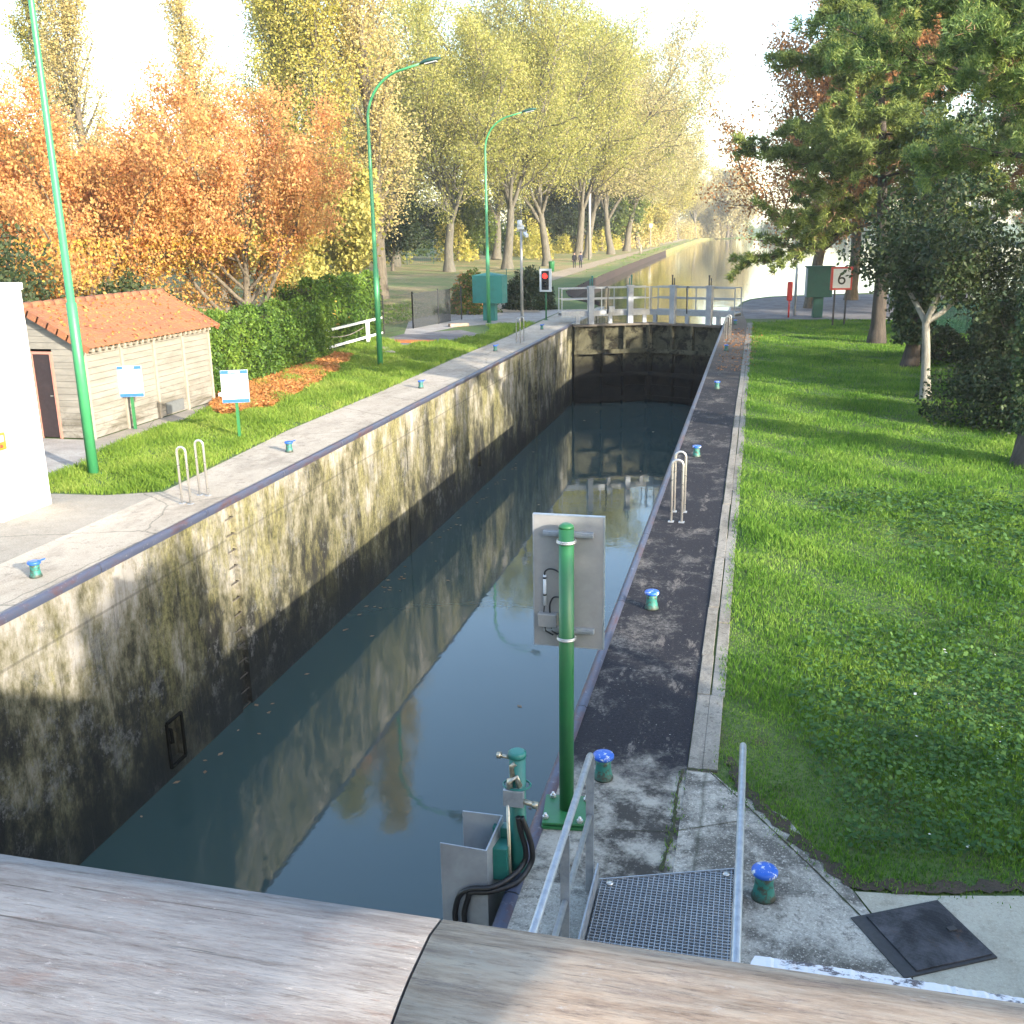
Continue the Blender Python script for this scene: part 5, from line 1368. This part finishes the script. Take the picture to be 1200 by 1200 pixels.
def hedge(label, p, q, h, wd, n, mat, seed, size=.1):
    rng = np.random.default_rng(seed); p = np.array(p); q = np.array(q); L = np.linalg.norm(q - p); dx = (q - p) / L; nx = np.array([-dx[1], dx[0]])
    t = T('hedge', label, 'hedge', (p[0], p[1], 0))
    s_ = rng.uniform(0, L, n); ang = rng.uniform(0, 1, n); face = rng.random(n)
    side = np.where(rng.random(n) < .65, 1, -1)
    lum = 1 + .1 * np.sin(s_ * 1.9) + .07 * np.sin(s_ * 4.3 + 1)
    o_ = np.where(face < .72, side * wd / 2, rng.uniform(-wd / 2, wd / 2)); z = np.where(face < .72, rng.uniform(.02, 1, n) * h, h)
    z = z * (1 + .05 * np.sin(s_ * 2.7)); o_ = o_ * lum + rng.normal(0, .08, n); z = z + rng.normal(0, .07, n)
    endc = rng.random(n) < .08; s_ = np.where(endc, np.where(rng.random(n) < .5, 0, L), s_); o_ = np.where(endc, rng.uniform(-wd / 2, wd / 2, n), o_); z = np.where(endc, rng.uniform(0, h, n), z)
    XY = dx[None] * s_[:, None] - nx[None] * o_[:, None]
    V, F = leaf_quads(np.stack([XY[:, 0], XY[:, 1], np.maximum(.02, z)], 1), rng, size, .5, .1); np_mesh('foliage', V, F, M[mat], t)
    m = MB(); c = dx * L / 2; st = 0
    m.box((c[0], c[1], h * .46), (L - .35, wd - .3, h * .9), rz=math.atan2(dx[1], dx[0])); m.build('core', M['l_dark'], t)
    return t
hedge('clipped green hedge running behind the leaf litter', (-16.2, 26.4), (-16.6, 36.4), 2.1, 1.3, 26000, 'l_hedge', 91, .12)
hedge('farther clipped green hedge behind the white barrier rail', (-17.6, 36.8), (-17.9, 45.2), 2.7, 1.4, 17000, 'l_hedge', 93, .14)

# ---- grass, weeds, litter
def inpoly(P, poly):
    x, y = P[:, 0], P[:, 1]; c = np.zeros(len(P), bool); n = len(poly); j = n - 1
    for i in range(n):
        xi, yi = poly[i]; xj, yj = poly[j]
        c ^= ((yi > y) != (yj > y)) & (x < (xj - xi) * (y - yi) / (yj - yi + 1e-12) + xi); j = i
    return c
def scatter(rng, poly, dens, near=8.0, pw=1.6, jit=.05):
    xs = [p[0] for p in poly]; ys = [p[1] for p in poly]
    out = []; y0 = min(ys)
    while y0 < max(ys):
        y1 = min(max(ys), y0 + max(1.0, y0 * .12)); ym = (y0 + y1) / 2
        d = dens * min(1, (near / max(ym, 1)) ** pw); k = int(d * (max(xs) - min(xs)) * (y1 - y0))
        P = np.stack([rng.uniform(min(xs), max(xs), k), rng.uniform(y0, y1, k)], 1); out.append(P[inpoly(P + rng.normal(0, jit, P.shape), poly)]); y0 = y1
    return np.concatenate(out)
def blades(name, poly, dens, mat, seed, h=.09, wd=.006, near=8, pw=1.6, label='', cat='grass', jit=.05):
    rng = np.random.default_rng(seed); P = scatter(rng, poly, dens, near, pw, jit); n = len(P)
    dist = np.hypot(P[:, 0], P[:, 1]); s = np.maximum(1, dist / near) ** (pw / 2 * .82)
    pat = np.sin(P[:, 0] * 1.7 + 1.3 * np.sin(P[:, 1] * .9)) * np.sin(P[:, 1] * 1.3 + np.sin(P[:, 0] * 1.1)) + .6 * np.sin(P[:, 0] * 4.1 + P[:, 1] * 3.3)
    hh = h * np.minimum(s, 1.8) * rng.uniform(.5, 1.25, n) * (1 + .5 * pat)
    hh = np.maximum(hh, .02); ww = wd * s * rng.uniform(.7, 1.3, n)
    a = rng.uniform(0, 2 * pi, n); b = rng.uniform(0, 2 * pi, n); ln = rng.uniform(.1, .75, n) * hh
    ex = np.stack([np.cos(a), np.sin(a), np.zeros(n)], 1) * ww[:, None]
    l_ = np.stack([np.cos(b) * ln, np.sin(b) * ln, hh], 1)
    B = np.concatenate([P, np.full((n, 1), -.01)], 1)
    mid = B + l_ * np.array([.35, .35, .6])
    V = np.stack([B - ex, B + ex, mid + ex * .8, B + l_, mid - ex * .8], 1).reshape(-1, 3)
    o = np_mesh(name, V, np.arange(5 * n).reshape(n, 5), mat); o['label'] = label; o['category'] = cat; o['kind'] = 'stuff'; return o
RL = [(-.12, 52.3), (-.13, 30), (-.16, 12), (-.2, 10), (-.1, 8.2), (.1, 7.6), (.5, 7.05), (.88, 6.58), (1.5, 6.7), (2.05, 6.85), (5, 7.35), (9, 7.7), (12, 14), (13, 30), (14, 54), (6, 54), (2.5, 53.5)]
blades('grass', RL, 3000, M['grass'], 1, .046, .004, 8, 1.32, 'green grass of the right lawn', jit=.09)
blades('joint_weeds', [(-.52, 6.5), (-.42, 6.5), (-.39, 7.2), (-.38, 8.03), (-.12, 8.03), (-.12, 8.0), (-.48, 7.96)], 900, M['grass'], 14, .05, .004, 8, 1, 'weeds growing in the concrete joints by the walkway', 'weeds', .01)
LL = [(-10.75, 16.2), (-11.6, 15.75), (-12.7, 15.7), (-13.85, 15.72), (-13.6, 17.6), (-14.2, 19.3), (-14.5, 24), (-14.6, 27.3), (-15.4, 28), (-16, 36), (-16.9, 41), (-16.4, 43), (-14.4, 40.4), (-12.4, 42.8), (-12.2, 46.5), (-13.4, 50.5), (-11.1, 51), (-11, 44), (-11.05, 36), (-10.95, 28), (-11.05, 22), (-10.85, 18)]
blades('grass', LL, 1500, M['grass2'], 2, .085, .007, 16, 1.3, 'bright sunny grass of the left lawn', jit=.06)
blades('verge_grass', [(-14.2, 72), (-15.4, 100), (-17, 137), (-19, 190), (-21, 260), (-24, 400), (-28, 400), (-23.4, 250), (-20.1, 140), (-18.2, 100), (-16.3, 74)], 120, M['grass'], 3, .16, .03, 75, 1.7, 'green verge between the towpath and the bank boards')
blades('park_grass', [(-17.5, 58), (-20.5, 80), (-21.4, 105), (-22.6, 140), (-24, 180), (-60, 180), (-70, 90), (-40, 50), (-20, 46), (-18.5, 52)], 45, M['grass2'], 8, .14, .035, 60, 1.2, 'thin grass under the towpath trees')
def weeds(name, poly, dens, mat, seed, size, label, hmax=.1, near=8, pw=1.6, mask=None, flat=False):
    rng = np.random.default_rng(seed); P = scatter(rng, poly, dens, near, pw)
    if mask is not None: P = P[mask(P, rng)]
    n = len(P); dist = np.hypot(P[:, 0], P[:, 1]); s = np.maximum(1, dist / near) ** .7
    z = rng.uniform(.015, hmax, n) if not flat else rng.uniform(.004, .03, n)
    d = rng.normal(0, 1, (n, 3)); d[:, 2] *= .35; d /= np.linalg.norm(d, axis=1)[:, None]
    e = np.cross(d, np.array([0, 0, 1.0]) + rng.normal(0, .3, (n, 3))); e /= np.linalg.norm(e, axis=1)[:, None]
    sz = (size * s * rng.uniform(.6, 1.4, n))[:, None]; C = np.stack([P[:, 0], P[:, 1], z], 1)
    V = np.stack([C - d * sz * .5, C + e * sz * .42 - d * sz * .05, C + d * sz * .5, C - e * sz * .42 - d * sz * .05], 1).reshape(-1, 3)
    V[:, 2] = np.maximum(V[:, 2], .003)
    o = np_mesh(name, V, np.arange(4 * n).reshape(n, 4), mat); o['label'] = label; o['category'] = 'plants'; o['kind'] = 'stuff'; return o
def patchy(P, rng):
    v = np.sin(P[:, 0] * .9 + 2 * np.sin(P[:, 1] * .35)) + np.sin(P[:, 1] * .7 + P[:, 0] * .5)
    return (v + P[:, 0] * .3 + rng.normal(0, 1.1, len(P)) + np.maximum(0, 11 - P[:, 1]) * .45) > 1.3
weeds('clover', [(.9, 7.0), (9, 8.2), (10, 20), (1.2, 18), (.5, 9.5)], 800, M['clover'], 5, .044, 'patches of broad leaved weeds in the near lawn', .125, 8, 1.5, patchy)
weeds('small_flowers', [(1.3, 7.1), (5, 7.8), (5, 13), (1.6, 12)], 3.5, M['flower'], 6, .026, 'tiny white flowers scattered in the near lawn', .14, 8, 1.0)
weeds('fallen_leaves', [(-14.5, 24.6), (-13.7, 23.8), (-12.9, 25.2), (-14.0, 32), (-15.2, 36.6), (-16.4, 37.2), (-15.5, 27)], 3200, M['litter'], 7, .085, 'orange fallen leaves carpeting the lawn before the hedge', .13, 30, .6)
weeds('fallen_leaves', [(-18, 50), (-20, 75), (-22.5, 100), (-24, 150), (-50, 150), (-60, 110), (-45, 50)], 30, M['l_tan'], 9, .22, 'tan fallen leaves under the park trees', .05, 60, .6)
weeds('fallen_leaves', [(-1.3, 34), (-.1, 34), (.3, 46), (-.1, 50), (-1.2, 48)], 45, M['litter'], 10, .07, 'brown leaf scatter along the far end of the black quay', .0, 40, .6, None, True)
rng = np.random.default_rng(77); n = 260      # stray leaves lying on the shed roof
q = rng.uniform(0, 1, n) ** .8; yy = rng.uniform(.1, 5.5, n)
C = np.stack([-15.1 - 1.45 + 1.71 * (1 - q), 20.34 + yy, 2.14 + .95 * q + .05], 1)
V, F = leaf_quads(C, rng, .1, .6); o = np_mesh('fallen_leaves', V, F, M['litter']); tag(o, 'yellow leaves scattered on the orange shed roof', 'leaves', None, 'stuff')

# ---- far woods, one mass each
def woods(name, label, pts, n, h, mat, seed, size):
    rng = np.random.default_rng(seed); P = []
    for (x0, y0), (x1, y1) in zip(pts, pts[1:]):
        L = math.hypot(x1 - x0, y1 - y0); k = max(1, int(L / 4))
        for i in range(k):
            q = (i + rng.random()) / k; c = np.array([x0 + (x1 - x0) * q + rng.normal(0, 2.5), y0 + (y1 - y0) * q + rng.normal(0, 2.5), 0]); hh = h * rng.uniform(.6, 1.15)
            p = blob_leaves(rng, n, (hh * .38, hh * .38, hh), .7); P.append(p + c)
    P = np.concatenate(P); V, F = leaf_quads(P, rng, size, .6, .2)
    o = np_mesh(name, V, F, M[mat]); o['label'] = label; o['category'] = 'woods'; o['kind'] = 'stuff'; return o
woods('far_woods', 'dark wood closing the view behind the towpath trees', [(-150, 170), (-95, 205), (-62, 240), (-45, 300), (-40, 380)], 700, 17, 'l_dark', 501, .8)
woods('far_woods', 'green undergrowth behind the long dark fence', [(-110, 118), (-75, 135), (-46, 165), (-36, 215)], 600, 7, 'l_green', 503, .55)
woods('far_woods', 'dark wood behind the conifers on the right bank', [(60, 60), (34, 72), (26, 88)], 900, 15, 'l_dark', 505, .6)
# trees standing right of the bridge, outside the frame
for x, y, k, sc, lab in [(10.4, .6, 'd', .43, 'dark broadleaf tree standing right of the bridge end')]:
    copy_thing(bu[k], (x, y, -.02), x, lab, 'background broadleaf trees', sc)
woods('far_woods', 'straw coloured trees closing the end of the canal', [(-34, 470), (-16, 515)], 1500, 22, 'l_tan', 507, 1.0)
woods('far_woods', 'pale undergrowth along the far left bank', [(-30, 225), (-33, 300), (-34, 390), (-28, 470)], 450, 7, 'l_poplar2', 509, .6)
woods('far_woods', 'low green trees along the far right shore', [(-8, 548), (30, 570), (70, 540), (72, 380)], 700, 7, 'l_green', 511, .8)

# ---- autumn haze: one even box of air round everything
hz = MB(); hz.b2((-330, -60, -9), (330, 640, 48)); hz = hz.build('haze', [])
hm = bpy.data.materials.new('haze air'); hm.use_nodes = True; ht = hm.node_tree; ht.nodes.clear()
ho = ht.nodes.new('ShaderNodeOutputMaterial'); hv = ht.nodes.new('ShaderNodeVolumePrincipled')
hv.inputs['Color'].default_value = (.95, .96, 1, 1); hv.inputs['Density'].default_value = .0004; hv.inputs['Anisotropy'].default_value = .25
ht.links.new(hv.outputs[0], ho.inputs['Volume']); hz.data.materials.append(hm); hz['kind'] = 'stuff'; hz['label'] = 'thin bright autumn haze over the canal'; hz['category'] = 'haze'
scene.cycles.volume_bounces = 0

rng = np.random.default_rng(88); n = 10     # leaves drifting on the chamber water
P = np.stack([rng.uniform(-8.9, -1.8, n), rng.uniform(8, 50, n)], 1); P = np.concatenate([P, rng.normal(0, 1, (22, 2)) * np.array([.3, .8]) + np.array([-3.0, 12.3]), rng.normal(0, 1, (60, 2)) * np.array([.18, 9]) + np.array([-8.75, 26])])
P = P[(P[:, 0] > -9.0) & (P[:, 0] < -1.7) & (P[:, 1] < 50)]; n = len(P)
C = np.stack([P[:, 0], P[:, 1], np.full(n, WL + .006)], 1); a = rng.uniform(0, 6.28, n); sz = rng.uniform(.035, .08, n)[:, None]
d = np.stack([np.cos(a), np.sin(a), 0 * a], 1) * sz; e = np.stack([-np.sin(a), np.cos(a), 0 * a], 1) * sz * .6
V = np.stack([C - d, C + e, C + d, C - e], 1).reshape(-1, 3)
o = np_mesh('floating_leaves', V, np.arange(4 * n).reshape(n, 4), M['l_brown']); tag(o, 'small brown leaves floating on the dark chamber water', 'leaves', None, 'stuff')

woods('far_woods', 'yellow green undergrowth closing the gaps between the towpath trunks', [(-80, 108), (-52, 126), (-38, 142), (-33.5, 180), (-33, 225)], 800, 6.5, 'l_poplar', 521, .42)
